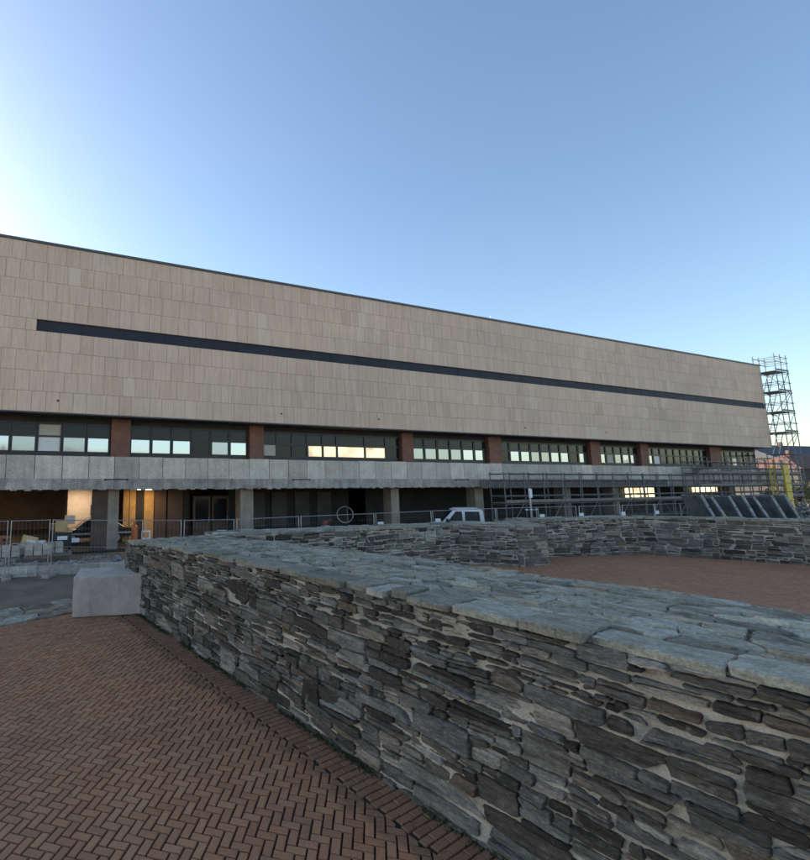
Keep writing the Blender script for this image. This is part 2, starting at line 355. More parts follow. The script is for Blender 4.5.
# ------------------------------------------------------------------ irregular stone cells
def clip(poly, a, b, c):                  # keep a*x + b*y <= c
    out = []; k = len(poly)
    for i in range(k):
        p, q = poly[i], poly[(i+1) % k]; dp = a*p[0]+b*p[1]-c; dq = a*q[0]+b*q[1]-c
        if dp <= 0: out.append(p)
        if (dp < 0 < dq) or (dq < 0 < dp):
            t = dp/(dp-dq); out.append((p[0]+(q[0]-p[0])*t, p[1]+(q[1]-p[1])*t))
    return out
def cells(sites, bound, an=1.0, wts=None):
    P = np.array(sites, float); Q = P.copy(); Q[:, 0] /= an
    wts = np.zeros(len(P)) if wts is None else np.array(wts)
    out = []
    for i in range(len(P)):
        d2 = ((Q-Q[i])**2).sum(1); nb = np.argsort(d2)[1:34]
        poly = [(x/an, y) for x, y in bound]
        for j in nb:
            ax, ay = 2*(Q[j]-Q[i]); cc = (Q[j]@Q[j]-Q[i]@Q[i]) - wts[j] + wts[i]
            poly = clip(poly, ax, ay, cc)
            if len(poly) < 3: break
        out.append([(x*an, y) for x, y in poly] if len(poly) >= 3 else None)
    return out
def area(p): return 0.5*abs(sum(p[i][0]*p[(i+1) % len(p)][1]-p[(i+1) % len(p)][0]*p[i][1] for i in range(len(p))))
def cent(p): return sum(a for a, b in p)/len(p), sum(b for a, b in p)/len(p)
def roughen(poly, rnd, gap, step, jit):
    """shrink by the joint, round the corners a little, break up the straight edges"""
    cx, cy = cent(poly)
    if sum(poly[i][0]*poly[(i+1) % len(poly)][1]-poly[(i+1) % len(poly)][0]*poly[i][1] for i in range(len(poly))) < 0: poly = poly[::-1]
    shr = poly
    for i in range(len(poly)):
        p, q = poly[i], poly[(i+1) % len(poly)]; dx, dy = q[0]-p[0], q[1]-p[1]; l = math.hypot(dx, dy)
        if l < 1e-6: continue
        nx, ny = dy/l, -dx/l; g = gap*rnd.choice((0.3, 0.5, 0.8, 1.2, 2.2))
        shr = clip(shr, nx, ny, nx*p[0]+ny*p[1]-g)
        if len(shr) < 3: return None
    if area(shr) < 0.0012: return None
    pts = []
    k = len(shr)
    for i in range(k):
        p, q = shr[i], shr[(i+1) % k]; l = math.hypot(q[0]-p[0], q[1]-p[1])
        if l < 0.006: continue
        m = max(1, int(l/step)); c = min(0.25, 0.012/l)
        for j in range(m):
            a0 = c + (1-2*c)*j/m
            pts.append((p[0]+(q[0]-p[0])*a0, p[1]+(q[1]-p[1])*a0))
        pts.append((p[0]+(q[0]-p[0])*(1-c), p[1]+(q[1]-p[1])*(1-c)))
    if len(pts) < 4: return None
    return [(x+rnd.uniform(-jit, jit), y+rnd.uniform(-jit, jit)*0.7) for x, y in pts]
def stone(poly, to3, rnd, d0, d1, dep, rim=0.6, tilt=0.0, lump=0.006, rings=(0.86, 0.5), su=3.0, sv=26.0, amp=0.0):
    """a stone: skirt from d0 (inside the mortar) to rim, chipped arris, uneven split face at about dep; amp: depth of the strata"""
    cx, cy = cent(poly); k = len(poly); ta, tb = rnd.uniform(-tilt, tilt), rnd.uniform(-tilt, tilt); sd = rnd.uniform(0, 99); sk = rnd.uniform(-0.12, 0.12)
    v = []
    def dd(x, y, d):
        e = d + ta*(x-cx) + tb*(y-cy)
        if amp:
            q = y + sk*(x-cx)
            e += amp*mnoise.noise((x*su, q*sv, sd)) + amp*0.55*mnoise.noise((x*su*3.1, q*sv*2.3, sd+7)) + amp*0.8*(round(2.2*mnoise.noise((x*su*0.6, q*sv*0.5, sd+3)))/2.2)
        return e
    for x, y in poly: v.append(to3(x, y, d0))
    for x, y in poly: v.append(to3(x, y, max(d0+0.004, dd(x, y, dep*rim))))
    for s in rings:
        for x, y in poly:
            l = math.hypot(x-cx, y-cy); s_ = max(s, 1-0.012/max(l, 0.03)) if s == rings[0] else s
            X, Y = cx+(x-cx)*s_, cy+(y-cy)*s_
            v.append(to3(X, Y, dd(X, Y, dep) + rnd.uniform(-lump, lump)*0.7))
    v.append(to3(cx, cy, dd(cx, cy, dep) + rnd.uniform(-lump, lump) + lump*0.5))
    f = []; nr = 1+len(rings)
    for r_ in range(nr):
        for i in range(k):
            j = (i+1) % k; f.append((r_*k+i, r_*k+j, (r_+1)*k+j, (r_+1)*k+i))
    for i in range(k): f.append((nr*k+i, nr*k+(i+1) % k, (nr+1)*k))
    return v, f
def coursed(L, H, rnd, h0, h1, asp0, asp1):
    """roughly coursed rubble: wavy beds, blocks of uneven width, some two courses tall, some split into thin leaves"""
    beds = [-0.04]
    while beds[-1] < H + 0.05: beds.append(beds[-1] + rnd.uniform(h0, h1)*rnd.choice((0.7, 1, 1, 1.25)))
    ph = [rnd.uniform(0, 9) for _ in beds]
    def bed(k, u): return beds[k] + 0.034*mnoise.noise((u*0.8, ph[k], 1.0)) + 0.016*mnoise.noise((u*3.1, ph[k], 5.0))
    taken = []; out = []                       # taken: (course, u0, u1) already filled from below
    for k in range(len(beds)-1):
        hk = beds[k+1]-beds[k]; cuts = []; u = -rnd.uniform(0, 0.3)
        while u < L + 0.2:
            w = max(0.09, min(0.95, hk*rnd.uniform(asp0, asp1)*rnd.choice((0.6, 1, 1, 1.4)))); cuts.append((u, u+w)); u += w
        free = []
        for (a, b) in cuts:
            segs = [(a, b)]
            for (kk, x0, x1) in taken:
                if kk != k: continue
                ns = []
                for (p, q) in segs:
                    if x1 <= p or x0 >= q: ns.append((p, q)); continue
                    if x0 - p > 0.07: ns.append((p, x0))
                    if q - x1 > 0.07: ns.append((x1, q))
                segs = ns
            free += segs
        tl = {}
        for (a, b) in free:
            w = b-a; top = k+1
            if k+2 < len(beds) and 0.3 < w < 0.8 and rnd.random() < 0.10: top = k+2; taken.append((k+1, a, b))
            def tilt(x): return tl.setdefault(round(x, 4), rnd.uniform(-0.22, 0.22))
            za0, za1, zb0, zb1 = bed(k, a), bed(top, a), bed(k, b), bed(top, b); ha, hb = za1-za0, zb1-zb0
            poly = [(a - tilt(a)*ha/2, za0), ((a+b)/2 + rnd.uniform(-.2, .2)*w, bed(k, (a+b)/2) + rnd.uniform(-.012, .012)), (b - tilt(b)*hb/2, zb0), (b + tilt(b)*hb/2, zb1),
                    ((a+b)/2 + rnd.uniform(-.2, .2)*w, bed(top, (a+b)/2) + rnd.uniform(-.012, .012)), (a + tilt(a)*ha/2, za1)]
            for _ in range(2):                     # knocked-off corners
                if rnd.random() < 0.42:
                    cx, cy = cent(poly); an = rnd.choice((0.5, 2.64, 3.64, 5.78)) + rnd.uniform(-.3, .3); nx, ny = math.cos(an)*0.5, math.sin(an); l = math.hypot(nx, ny); nx /= l; ny /= l
                    m_ = max(nx*x+ny*y for x, y in poly); c_ = nx*cx+ny*cy; poly = clip(poly, nx, ny, c_+(m_-c_)*rnd.uniform(0.68, 0.96))
            leaves = [poly]; hh = (ha+hb)/2
            nl = 1 if hh < 0.10 else rnd.choice((1, 1, 1, 2, 2, 3)) if hh < 0.24 else rnd.choice((1, 1, 2, 3))
            if nl > 1:
                leaves = []; rest = poly
                ys = [y for x, y in poly]; y0, y1 = min(ys), max(ys); fr = sorted(rnd.uniform(0.25, 0.75) if nl == 2 else (i+1)/nl + rnd.uniform(-.08, .08) for i in range(nl-1))
                for f_ in fr:
                    yy = y0+(y1-y0)*f_; an = rnd.uniform(-.09, .09); nx, ny = -math.sin(an), math.cos(an); c_ = nx*(a+b)/2+ny*yy
                    leaves.append(clip(rest, nx, ny, c_)); rest = clip(rest, -nx, -ny, -c_)
                    if len(rest) < 3: break
                leaves.append(rest)
            for lf_ in leaves:
                if len(lf_) >= 3: out.append(lf_)
    return out
def face_stones(A, B, hfun, rnd, out, h0=0.12, h1=0.22, asp0=1.2, asp1=3.4, gap=0.010, dep=(0.012, 0.05), step=0.10, tint=None, z0=-0.03, fine=False):
    A, B = Vector((*A, 0)), Vector((*B, 0)); D = (B-A); L = D.length; D.normalize(); Nn = Vector((D.y, -D.x, 0))   # outward: to the right of A->B
    Hm = max(hfun(L*i/12) for i in range(13)); K = 10
    def to3(u, v, d): return A + D*u + Nn*d + Vector((0, 0, v))
    for c in coursed(L, Hm, rnd, h0, h1, asp0, asp1):
        c = clip(clip(clip(c, -1, 0, 0), 1, 0, L), 0, -1, -z0)
        for i in range(K):                # concave-down wall top
            if len(c) < 3: break
            u0, u1 = L*i/K, L*(i+1)/K; v0, v1 = hfun(u0), hfun(u1)
            nx, ny = -(v1-v0), (u1-u0); l = math.hypot(nx, ny); nx /= l; ny /= l
            c = clip(c, nx, ny, nx*u0+ny*v0)
        if len(c) < 3 or area(c) < 0.002: continue
        p = roughen(c, rnd, gap, step, 0.007)
        if p is None: continue
        if fine: vv, ff = stone(p, to3, rnd, -0.05, 0, rnd.uniform(*dep), 0.82, 0.11, 0.005, (0.955, 0.80, 0.55, 0.28), 4.0, 24.0, 0.011)
        else: vv, ff = stone(p, to3, rnd, -0.03, 0, rnd.uniform(*dep), 0.55, 0.06, 0.010)
        out.append((vv, ff, rnd.random() if tint is None else tint(rnd)))
def slab_top(poly, ufun, rnd, out, size=0.55, an=1.5, gap=0.010, thick=0.07, over=0.0, zfun=None, step=0.13, fine=False):
    """irregular flat slabs covering a polygon given in (s, w) coordinates; ufun maps (s, w, z) to space"""
    xs = [p[0] for p in poly]; ys = [p[1] for p in poly]; sites = []
    x = min(xs)
    while x < max(xs)+size:
        y = min(ys) - 0.1
        while y < max(ys)+size:
            sites.append((x+rnd.uniform(-0.42, 0.42)*size*an, y+rnd.uniform(-0.42, 0.42)*size)); y += size*rnd.uniform(0.6, 1.25)
        x += size*an*0.92
    for c in cells(sites, poly, an, [rnd.uniform(-1, 1)*size*size*0.10 for _ in sites]):
        if c is None or area(c) < 0.006: continue
        p = roughen(c, rnd, gap, step, 0.012)
        if p is None: continue
        base = rnd.uniform(0.0, 0.030)
        vv, ff = stone(p, lambda s_, w, d: ufun(s_, w, d), rnd, -thick, 0, 0.012+base, 0.6, 0.03, 0.002, (0.955, 0.75, 0.5, 0.25) if fine else (0.9, 0.5), 6.0, 8.0, 0.0075 if fine else 0.0)
        t_ = rnd.random()
        if fine and area(c) > 0.05 and rnd.random() < 0.6:      # a broken upper leaf of the same slab
            an_ = rnd.uniform(0, 6.28); nx, ny = math.cos(an_), math.sin(an_); cx, cy = cent(p); q = clip(p, nx, ny, nx*cx+ny*cy+rnd.uniform(-.06, .08))
            if len(q) > 3 and area(q) > 0.012:
                q = roughen(q, rnd, 0.014, 0.05, 0.014)
                if q:
                    hb = 0.012+base; v2, f2 = stone(q, lambda s_, w, d: ufun(s_, w, d), rnd, hb-.02, 0, hb+rnd.uniform(.008, .02), 0.85, 0.02, 0.002, (0.95, 0.5), 6.0, 8.0, 0.003)
                    k_ = len(vv); vv = vv+v2; ff = ff+[tuple(i+k_ for i in g_) for g_ in f2]
        out.append((vv, ff, t_))

# ================================================================== THE SETTING
g = MB(); g.add([(-3000, -3000, 0), (3000, -3000, 0), (3000, 3000, 0), (-3000, 3000, 0)], [(0, 1, 2, 3)])
go = g.build('ground', 'asphalt'); go['kind'] = 'structure'

WA = Vector((-2.43, 12.36, 0)); WD = Vector((math.cos(WALL_ANG), math.sin(WALL_ANG), 0)); WN = Vector((WD.y, -WD.x, 0))   # WN: towards the bricks
def wpt(s, off, z=0.0): return WA + WD*s + WN*off + Vector((0, 0, z))

# herringbone brick paving -------------------------------------------------
EDGE = ((-5.57, 11.47), (-4.32, 12.53))           # far kerb line of the bricks
def cut_brick(cx, cy, ang, l, w, rnd, planes, z=0.004):
    """brick trimmed by half planes (a, b, c): a*x + b*y <= c"""
    ca, sa = math.cos(ang), math.sin(ang); P = [(cx+x*ca-y*sa, cy+x*sa+y*ca) for x, y in ((-l/2, -w/2), (l/2, -w/2), (l/2, w/2), (-l/2, w/2))]; full = area(P)
    for a, b_, c in planes:
        P = clip(P, a, b_, c)
        if len(P) < 3: return None
    if area(P) < 0.0012: return None
    if area(P) > full*0.999: return brick_piece(cx, cy, ang, l, w, rnd, z)
    mx, my = cent(P); h = 0.020+rnd.uniform(-.002, .002); k = len(P); v = []
    for s_, zz in ((1, z), (.985, z+h-.006), (.90, z+h)): v += [(mx+(x-mx)*s_, my+(y-my)*s_, zz) for x, y in P]
    f = [(r_*k+i, r_*k+(i+1) % k, (r_+1)*k+(i+1) % k, (r_+1)*k+i) for r_ in range(2) for i in range(k)] + [tuple(range(2*k, 3*k))]
    return v, f, rnd.random()
def brick_piece(cx, cy, ang, l, w, rnd, z=0.004):
    ca, sa = math.cos(ang), math.sin(ang); h = 0.020 + rnd.gauss(0, 0.0018)
    tx, ty = rnd.gauss(0, 0.014), rnd.gauss(0, 0.014); ang2 = rnd.uniform(-0.02, 0.02); ca, sa = math.cos(ang+ang2), math.sin(ang+ang2)
    v = []
    for (a, b, zz) in ((l/2, w/2, z), (l/2-0.001, w/2-0.001, z+h-0.006), (l/2-0.0055, w/2-0.0055, z+h)):
        for sx, sy in ((-1, -1), (1, -1), (1, 1), (-1, 1)):
            x, y = sx*a, sy*b
            v.append((cx+x*ca-y*sa, cy+x*sa+y*ca, zz + (x*tx+y*ty if zz > z else 0)))
    f = [(0, 1, 5, 4), (1, 2, 6, 5), (2, 3, 7, 6), (3, 0, 4, 7), (4, 5, 9, 8), (5, 6, 10, 9), (6, 7, 11, 10), (7, 4, 8, 11), (8, 9, 10, 11)]
    return v, f, rnd.random()
def herringbone(inside, bbox, ang, rnd, planes=()):
    out = []; u = Vector((math.cos(ang), math.sin(ang))); v = Vector((-u.y, u.x)); B_ = 0.1
    cx0, cy0 = (bbox[0]+bbox[2])/2, (bbox[1]+bbox[3])/2; Rr = math.hypot(bbox[2]-bbox[0], bbox[3]-bbox[1])/2/B_ + 4
    n_ = int(Rr*1.5)
    for i in range(-n_, n_):
        for j in range(-n_, n_):
            # lattice of the 2:1 herringbone: vectors (1,1) and (2,-2) in brick widths, one A and one B brick per cell
            x, y = i*1 + j*2, i*1 - j*2
            for (dx, dy, rot) in ((1.0, 0.5, 0), (0.5, 2.0, 1)):
                X = (x+dx)*B_; Y = (y+dy)*B_
                if abs(X) > Rr*B_ or abs(Y) > Rr*B_: continue
                p = Vector((cx0, cy0)) + u*X + v*Y
                if bbox[0] < p.x < bbox[2] and bbox[1] < p.y < bbox[3] and inside(p.x, p.y):
                    
                    q = cut_brick(p.x, p.y, ang + (math.pi/2 if rot else 0), 0.184, 0.084, rnd, planes)
                    if q: out.append(q)
    return out
def side(p, q, x, y): return (q[0]-p[0])*(y-p[1]) - (q[1]-p[1])*(x-p[0])
rnd = random.Random(5)
BW = 0.46                                            # border width along the wall
def in_left(x, y):
    q = Vector((x, y, 0)) - WA; off = q.dot(WN)
    if off < BW - 0.1: return False
    if side(EDGE[0], EDGE[1], x, y) > 0.1: return False
    s = project((x, y, 0)); 
    return s is not None and -60 < s[0] < 640 and s[1] < 960
pv = MB()
e0 = Vector((*EDGE[0], 0)); ed = (Vector((*EDGE[1], 0))-e0).normalized()
pv.add([e0-ed*14+Vector((0, 0, .004)), e0+ed*4.2+Vector((0, 0, .004)), wpt(0.4, -0.1, .004), wpt(16, -0.1, .004), wpt(16, 14, .004), Vector((-14, 0, .004))], [(5, 4, 3, 2, 1, 0)])
paving = pv.build('brick_pavement', 'joint'); paving['kind'] = 'structure'
cW = -(WN.dot(WA) + BW + 0.008); en = Vector((-ed.y, ed.x, 0))
bricks = herringbone(in_left, (-9, 2.2, 3.5, 13), R(-16), rnd, [(-WN.x, -WN.y, cW), (en.x, en.y, en.dot(e0)-0.21)])
perp = WALL_ANG + math.pi/2
s = -0.2; row = 0
while s < 12.5:                                      # border: bricks laid square to the wall
    off = 0.02 - (0.1 if row % 2 else 0.0)
    while off < BW:
        o1, o2 = max(off, 0.0), min(off+0.2, BW)
        if o2-o1 > 0.05:
            p = wpt(s, (o1+o2)/2)
            bricks.append(brick_piece(p.x, p.y, perp, (o2-o1)-0.013, 0.087, rnd))
        off += 0.2
    s += 0.1; row += 1
for i in range(140):                                 # kerb row of the bricks at the far edge
    p = e0 + ed*(1.72-0.1*i) + Vector((ed.y, -ed.x, 0))*0.10
    bricks.append(brick_piece(p.x, p.y, math.atan2(ed.y, ed.x)+math.pi/2, 0.19, 0.089, rnd))
emit_pieces(bricks, 'brick', 'brick', paving, 300, 'brick_field')

# court behind the near wall ----------------------------------------------
CT = [(0.2, 14.2), (8.9, 19.4), (12.3, 21.2), (18.4, 22.3), (22.75, 19.4), (34, 10), (20, -2), (7, 2)]
cm = MB(); cm.add([(x, y, 0.008) for x, y in CT], [tuple(range(len(CT)-1, -1, -1))])
court = cm.build('court_pavement', 'court_joint', recalc=True); court['kind'] = 'structure'
def in_court(x, y):
    if any(side(CT[i], CT[i+1], x, y) > -0.1 for i in range(0, 5)): return False
    q = Vector((x, y, 0))-WA
    if q.dot(WN) > -2.45: return False
    s_ = project((x, y, 0)); return s_ is not None and 430 < s_[0] < 850 and s_[1] < 640
cb = herringbone(in_court, (6, 5, 27, 23), R(20), rnd)
emit_pieces([([(p[0], p[1], p[2]+0.006) for p in v], f, t) for v, f, t in cb], 'brick', 'brick', court, 0, 'brick_field')

# flagstone strip beyond the bricks -----------------------------------------
fl = []; fn = Vector((-ed.y, ed.x, 0))
slab_top([(-12, 0.02), (2.2, 0.02), (2.2, 1.45), (-12, 1.45)], lambda s_, w, d: e0 + ed*s_ + fn*w + Vector((0, 0, 0.03+d)), random.Random(8), fl, 0.5, 1.6, 0.012, 0.03)
fb = MB(); fb.add([e0+ed*a+fn*b_+Vector((0, 0, .006)) for a, b_ in ((-12, 0), (2.3, 0), (2.3, 1.5), (-12, 1.5))], [(0, 1, 2, 3)])
flag = fb.build('flagstone_path', 'mortar_cap'); flag['kind'] = 'structure'
emit_pieces(fl, 'flagstone', 'flag', flag, 300, 'flagstone_rest')

# ================================================================== STONE WALLS
# near wall: 2.5 m thick, crossing the foreground
HS = [(-1.4, 1.71), (-0.14, 1.79), (1, 1.84), (3, 1.94), (6.2, 2.06), (8, 2.11), (9.65, 2.15), (11, 2.15), (15, 2.15)]
def near_h(s_):
    for (a, h), (b, h2) in zip(HS, HS[1:]):
        if s_ <= b: return h + (h2-h)*max(0, (s_-a))/(b-a)
    return HS[-1][1]
S0, S1, TH = -1.4, 14.0, 2.5
nw = thing('stone_wall', 'thick low wall of grey schist rubble crossing beside the brick paving', 'wall', wpt(S0, 0))
off0 = wpt(S0, 0)
rnd = random.Random(21)
core = MB(); K = 24
vv = []
for i in range(K+1):
    s_ = S0+0.02 + (S1-S0-0.02)*i/K; h = near_h(s_)
    vv += [wpt(s_, -0.05, -0.05), wpt(s_, -0.05, h-0.035), wpt(s_, -TH+0.03, h-0.035), wpt(s_, -TH+0.03, -0.05)]
ff = []
for i in range(K):
    for j in range(4): a, b_ = i*4+j, i*4+(j+1) % 4; ff.append((a, b_, b_+4, a+4))
ff += [(3, 2, 1, 0), (K*4, K*4+1, K*4+2, K*4+3)]
core.add([p-off0 for p in vv], ff); nco = core.build('mortar_core', 'mortar', nw, recalc=True)
mg = MB(); gu, gv = 300, 42; vv = []
for i in range(gu+1):
    s_ = S0+0.02+(S1-S0-.04)*i/gu
    for j in range(gv+1):
        z = -0.05+(near_h(s_)-0.02)*j/gv; nz_ = mnoise.noise((s_*1.7, z*2.3, 4.0)); n2 = mnoise.noise((s_*9, z*14, 9.0))
        vv.append(wpt(s_, -0.020+0.042*nz_+0.012*n2, z)-off0)
mg.add(vv, [(i*(gv+1)+j, (i+1)*(gv+1)+j, (i+1)*(gv+1)+j+1, i*(gv+1)+j+1) for i in range(gu) for j in range(gv)])
mg.build('mortar_face', 'mortar', nw)
fs = []
face_stones(wpt(S0, 0).xy[:], wpt(S1, 0).xy[:], lambda u: near_h(u+S0)-0.05, rnd, fs, 0.075, 0.155, 1.5, 4.4, 0.0075, (0.004, 0.058), 0.036, fine=True)
# A->B must have the outside on its right: flip if needed is handled by WN
emit_pieces([([Vector(p)-off0 for p in v], f, t) for v, f, t in fs], 'stone', 'stone', nw, 300, 'stone_rest', xf=lambda p: p+off0)
fs = []                                              # end face and the far side towards the court
face_stones(wpt(S0, -TH).xy[:], wpt(S0, 0).xy[:], lambda u: near_h(S0)-0.05, rnd, fs, 0.13, 0.24, 1.2, 3.4)
face_stones(wpt(S1, -TH).xy[:], wpt(0.6, -TH).xy[:], lambda u: near_h(S1-u)-0.05, rnd, fs, 0.15, 0.26, 1.2, 3.4, step=0.3)
emit_pieces([([Vector(p)-off0 for p in v], f, t) for v, f, t in fs], 'stone', 'stone', nw, 60, 'stone_rest', xf=lambda p: p+off0)
tops = []
slab_top([(S0-0.03, -TH-0.03), (S1, -TH-0.03), (S1, -0.42), (S0-0.03, -0.42)], lambda s_, w, d: wpt(s_, w, near_h(s_)-0.025+d)-off0, rnd, tops, 0.23, 1.7, 0.008, 0.03, step=0.045, fine=True)
# front row: longer slabs whose edges stand proud of the face
s_ = S0-0.03
while s_ < S1:
    l = rnd.uniform(0.25, 0.9); pr = rnd.choice((0.0, 0.02, 0.04, 0.06, 0.09, 0.11)); th = rnd.uniform(0.015, 0.055); lift = rnd.uniform(-0.012, 0.03); back = -0.42
    a, b_ = s_, s_+l
    poly = [(a, back), (b_, back), (b_, pr), (a+l*rnd.uniform(0.3, 0.7), pr+rnd.uniform(-0.02, 0.03)), (a, pr+rnd.uniform(-0.03, 0.0))]
    p = roughen(poly, rnd, 0.010, 0.06, 0.013)
    if p:
        v, f = stone(p, lambda q, w, d: wpt(q, w, near_h(q)-0.025+d+lift)-off0, rnd, -th, 0, 0.016+rnd.uniform(0, 0.035), 0.75, 0.02, 0.002, (0.955, 0.75, 0.5, 0.25), 6.0, 8.0, 0.005)
        tops.append((v, f, rnd.random()))
    s_ += l
emit_pieces(tops, 'cap_slab', 'cap', nw, 300, 'cap_slab_rest', xf=lambda p: p+off0)
ct = MB()
for i in range(K):
    a, b_ = S0+0.03+(S1-S0-0.03)*i/K, S0+0.03+(S1-S0-0.03)*(i+1)/K
    ct.add([wpt(a, -0.01, near_h(a)-0.03)-off0, wpt(b_, -0.01, near_h(b_)-0.03)-off0, wpt(b_, -TH+0.04, near_h(b_)-0.03)-off0, wpt(a, -TH+0.04, near_h(a)-0.03)-off0], [(0, 1, 2, 3)])
ct.build('cap_bedding', 'mortar_cap', nw, recalc=True)

def low_wall(name, label, pts, h, th, rnd, mort='mortar', stonemat='stone2', faces=None, tint=None, gap=0.011, lim=300):
    """wall with its outside on the right of the polyline pts (footprint front line), th thick"""
    root = thing(name, label, 'wall', (*pts[0], 0)); o = Vector((*pts[0], 0))
    P = [Vector((x, y, 0)) for x, y in pts]; back = []
    for i, p in enumerate(P):
        d = (P[min(i+1, len(P)-1)]-P[max(i-1, 0)]).normalized(); back.append(p + Vector((-d.y, d.x, 0))*th)
    hs = h if isinstance(h, (list, tuple)) else [h]*len(P)
    cr = MB(); v = []
    for p, b_, hh in zip(P, back, hs): v += [p+Vector((0, 0, -.05)), p+Vector((0, 0, hh-.03)), b_+Vector((0, 0, hh-.03)), b_+Vector((0, 0, -.05))]
    f = []
    for i in range(len(P)-1):
        for j in range(4): f.append((i*4+j, i*4+(j+1) % 4, i*4+4+(j+1) % 4, i*4+4+j))
    e = (len(P)-1)*4; f += [(3, 2, 1, 0), (e, e+1, e+2, e+3)]
    cr.add([x-o for x in v], f); cr.build('mortar_core', mort, root, recalc=True)
    st = []
    for i in range(len(P)-1):
        L = (P[i+1]-P[i]).length
        face_stones(P[i].xy[:], P[i+1].xy[:], (lambda u, a=hs[i], b2=hs[i+1], L=L: a+(b2-a)*u/L-0.05), rnd, st, 0.12, 0.22, 1.2, 3.4, gap, (0.008, 0.045), 0.16, tint=tint)
    emit_pieces([([Vector(q)-o for q in v2], f2, t2) for v2, f2, t2 in st], 'stone', stonemat, root, lim, 'stone_rest', xf=lambda q: q+o)
    tp = []
    for i in range(len(P)-1):
        A_, B_, A2, B2 = P[i], P[i+1], back[i], back[i+1]; L = (B_-A_).length
        def uf(s2, w, d, A_=A_, B_=B_, A2=A2, B2=B2, L=L, a=hs[i], b2=hs[i+1]):
            k = min(1.0, max(0.0, s2/L)); p0 = A_.lerp(B_, k); p1 = A2.lerp(B2, k); nrm = (p1-p0)
            return p0 + nrm*(w/th) + Vector((0, 0, a+(b2-a)*k-0.02+d)) - o
        slab_top([(0, -0.04), (L, -0.04), (L, th+0.03), (0, th+0.03)], uf, rnd, tp, 0.42, 1.7, 0.012, 0.06, step=0.25)
    emit_pieces(tp, 'cap_slab', 'cap', root, lim, 'cap_slab_rest', xf=lambda q: q+o)
    return root
rnd = random.Random(33)
low_wall('stone_wall', 'schist rubble wall branching off the thick wall towards the white truck', [(-0.8, 15.0), (4.2, 17.3), (8.9, 19.6)], [1.72, 1.68, 1.62], 0.9, rnd)
low_wall('stone_wall', 'darker projecting stretch of schist wall next to the pale pier', [(8.86, 19.6), (10.99, 19.12)], 1.62, 1.5, rnd)
low_wall('stone_pier', 'pale mortared corner pier of rubble stone at the red court', [(10.98, 19.12), (12.3, 19.32), (12.42, 21.1)], 1.62, 1.2, rnd, 'mortar_light', gap=0.017, tint=lambda r_: r_.choice((0.5, 0.6, 0.62, 0.97, 0.4)))
low_wall('stone_wall', 'rubble wall at the back of the red court, left of its corner', [(12.3, 21.0), (15.3, 21.75), (18.4, 22.3)], [1.66, 1.68, 1.70], 0.9, rnd)
low_wall('stone_wall', 'long rubble wall closing the red court below the leaning panels', [(18.42, 22.3), (20.85, 21.05), (22.75, 19.5), (27.5, 15.6)], [1.70, 1.74, 1.80, 1.85], 0.9, rnd)

# ================================================================== THE BUILDING
A68 = R(68.2); BD = Vector((math.sin(A68), math.cos(A68), 0)); BP = Vector((-10.6, 20.7, 0)); BI = Vector((-BD.y, BD.x, 0))   # BI points into the building
def bw(t, y, z=0.0): return BP + BD*t + BI*y + Vector((0, 0, z))
def bloc(x, y, depth):                                # photograph pixel on the plane at this depth -> (t, z)
    d = ray(x, y); nrm = -BI; p0 = bw(0, depth); k = (p0-CAM).dot(nrm)/d.dot(nrm); q = CAM+d*k-BP
    return q.dot(BD), q.z
bld = thing('museum_building', 'long modern building with travertine upper storey and concrete gallery', 'building', BP, FA)
T0, T1, DEP = -16.0, 67.0, 15.0
ZB, ZT, Z1, Z2 = 6.50, 14.60, 10.30, 10.86
w = MB(); w.box(T0, T1-.06, 0.06, DEP, ZB+.02, Z1); w.box(T0, 1.2, 0.06, DEP, Z1+.001, Z2); w.box(T0, T1-.06, 0.06, DEP, Z2+.001, ZT)
wall = w.build('upper_wall', 'backing', bld)
rnd = random.Random(11); tr = []
rows = [ZB + (Z1-ZB)*i/4 for i in range(5)]; rows2 = [Z2 + (ZT-Z2)*i/4 for i in range(5)]
bands = [(a, b_) for a, b_ in zip(rows, rows[1:])] + [(Z1, Z2)] + [(a, b_) for a, b_ in zip(rows2, rows2[1:])]
for bi, (z0, z1) in enumerate(bands):
    t = T0 - rnd.uniform(0, 0.5); tend = 1.2 if bi == 4 else T1
    while t < tend:
        wd = rnd.choice((0.6, 0.6, 0.6, 0.9)); a, b_ = max(t, T0), min(t+wd, tend)
        if b_-a > 0.08:
            pr = rnd.uniform(0, 0.006); g_ = 0.006
            v = MB().box(a+g_, b_-g_, 0.0-pr, 0.055, z0+g_, z1-g_)
            tint = min(1, max(0, rnd.gauss(0.52, 0.17)))
            tr.append((v.v, v.f, tint))
        t += wd
for (z0, z1) in bands:                                # travertine on the end wall
    y = 0.06
    while y < DEP:
        v = MB().box(T1-0.055, T1, y+.007, min(y+0.9, DEP)-.007, z0+.007, z1-.007); tr.append((v.v, v.f, rnd.random())); y += 0.9
tobw = lambda p: bw(p[0], p[1], p[2])
emit_pieces(tr, 'travertine_slab', 'travertine', wall, 300, 'travertine_rest', xf=tobw)
sp = MB(); sp.box(1.21, T1-.3, 0.10, 0.14, Z1+.01, Z2-.01); strip = sp.build('strip_window', 'strip', bld)
for i in range(33):
    MB().box(1.25+2*i, 1.25+2*i+1.96, 0.085, 0.098, Z1+.03, Z2-.03).build('pane', 'strip', strip)
MB().box(T0, T1+.08, -0.06, DEP, ZT+.003, ZT+.12).build('roof_coping', 'coping', bld)
MB().box(T0, T1-.06, 0.0, DEP, ZB-.06, ZB+.015).build('soffit', 'soffit', bld)
an = MB(); an.bar((33, 2, ZT+.1), (33, 2, ZT+1.3), 0.03); an.bar((32.7, 2, ZT+1.1), (33.3, 2, ZT+1.1), 0.02); an.build('antenna', 'white', bld)
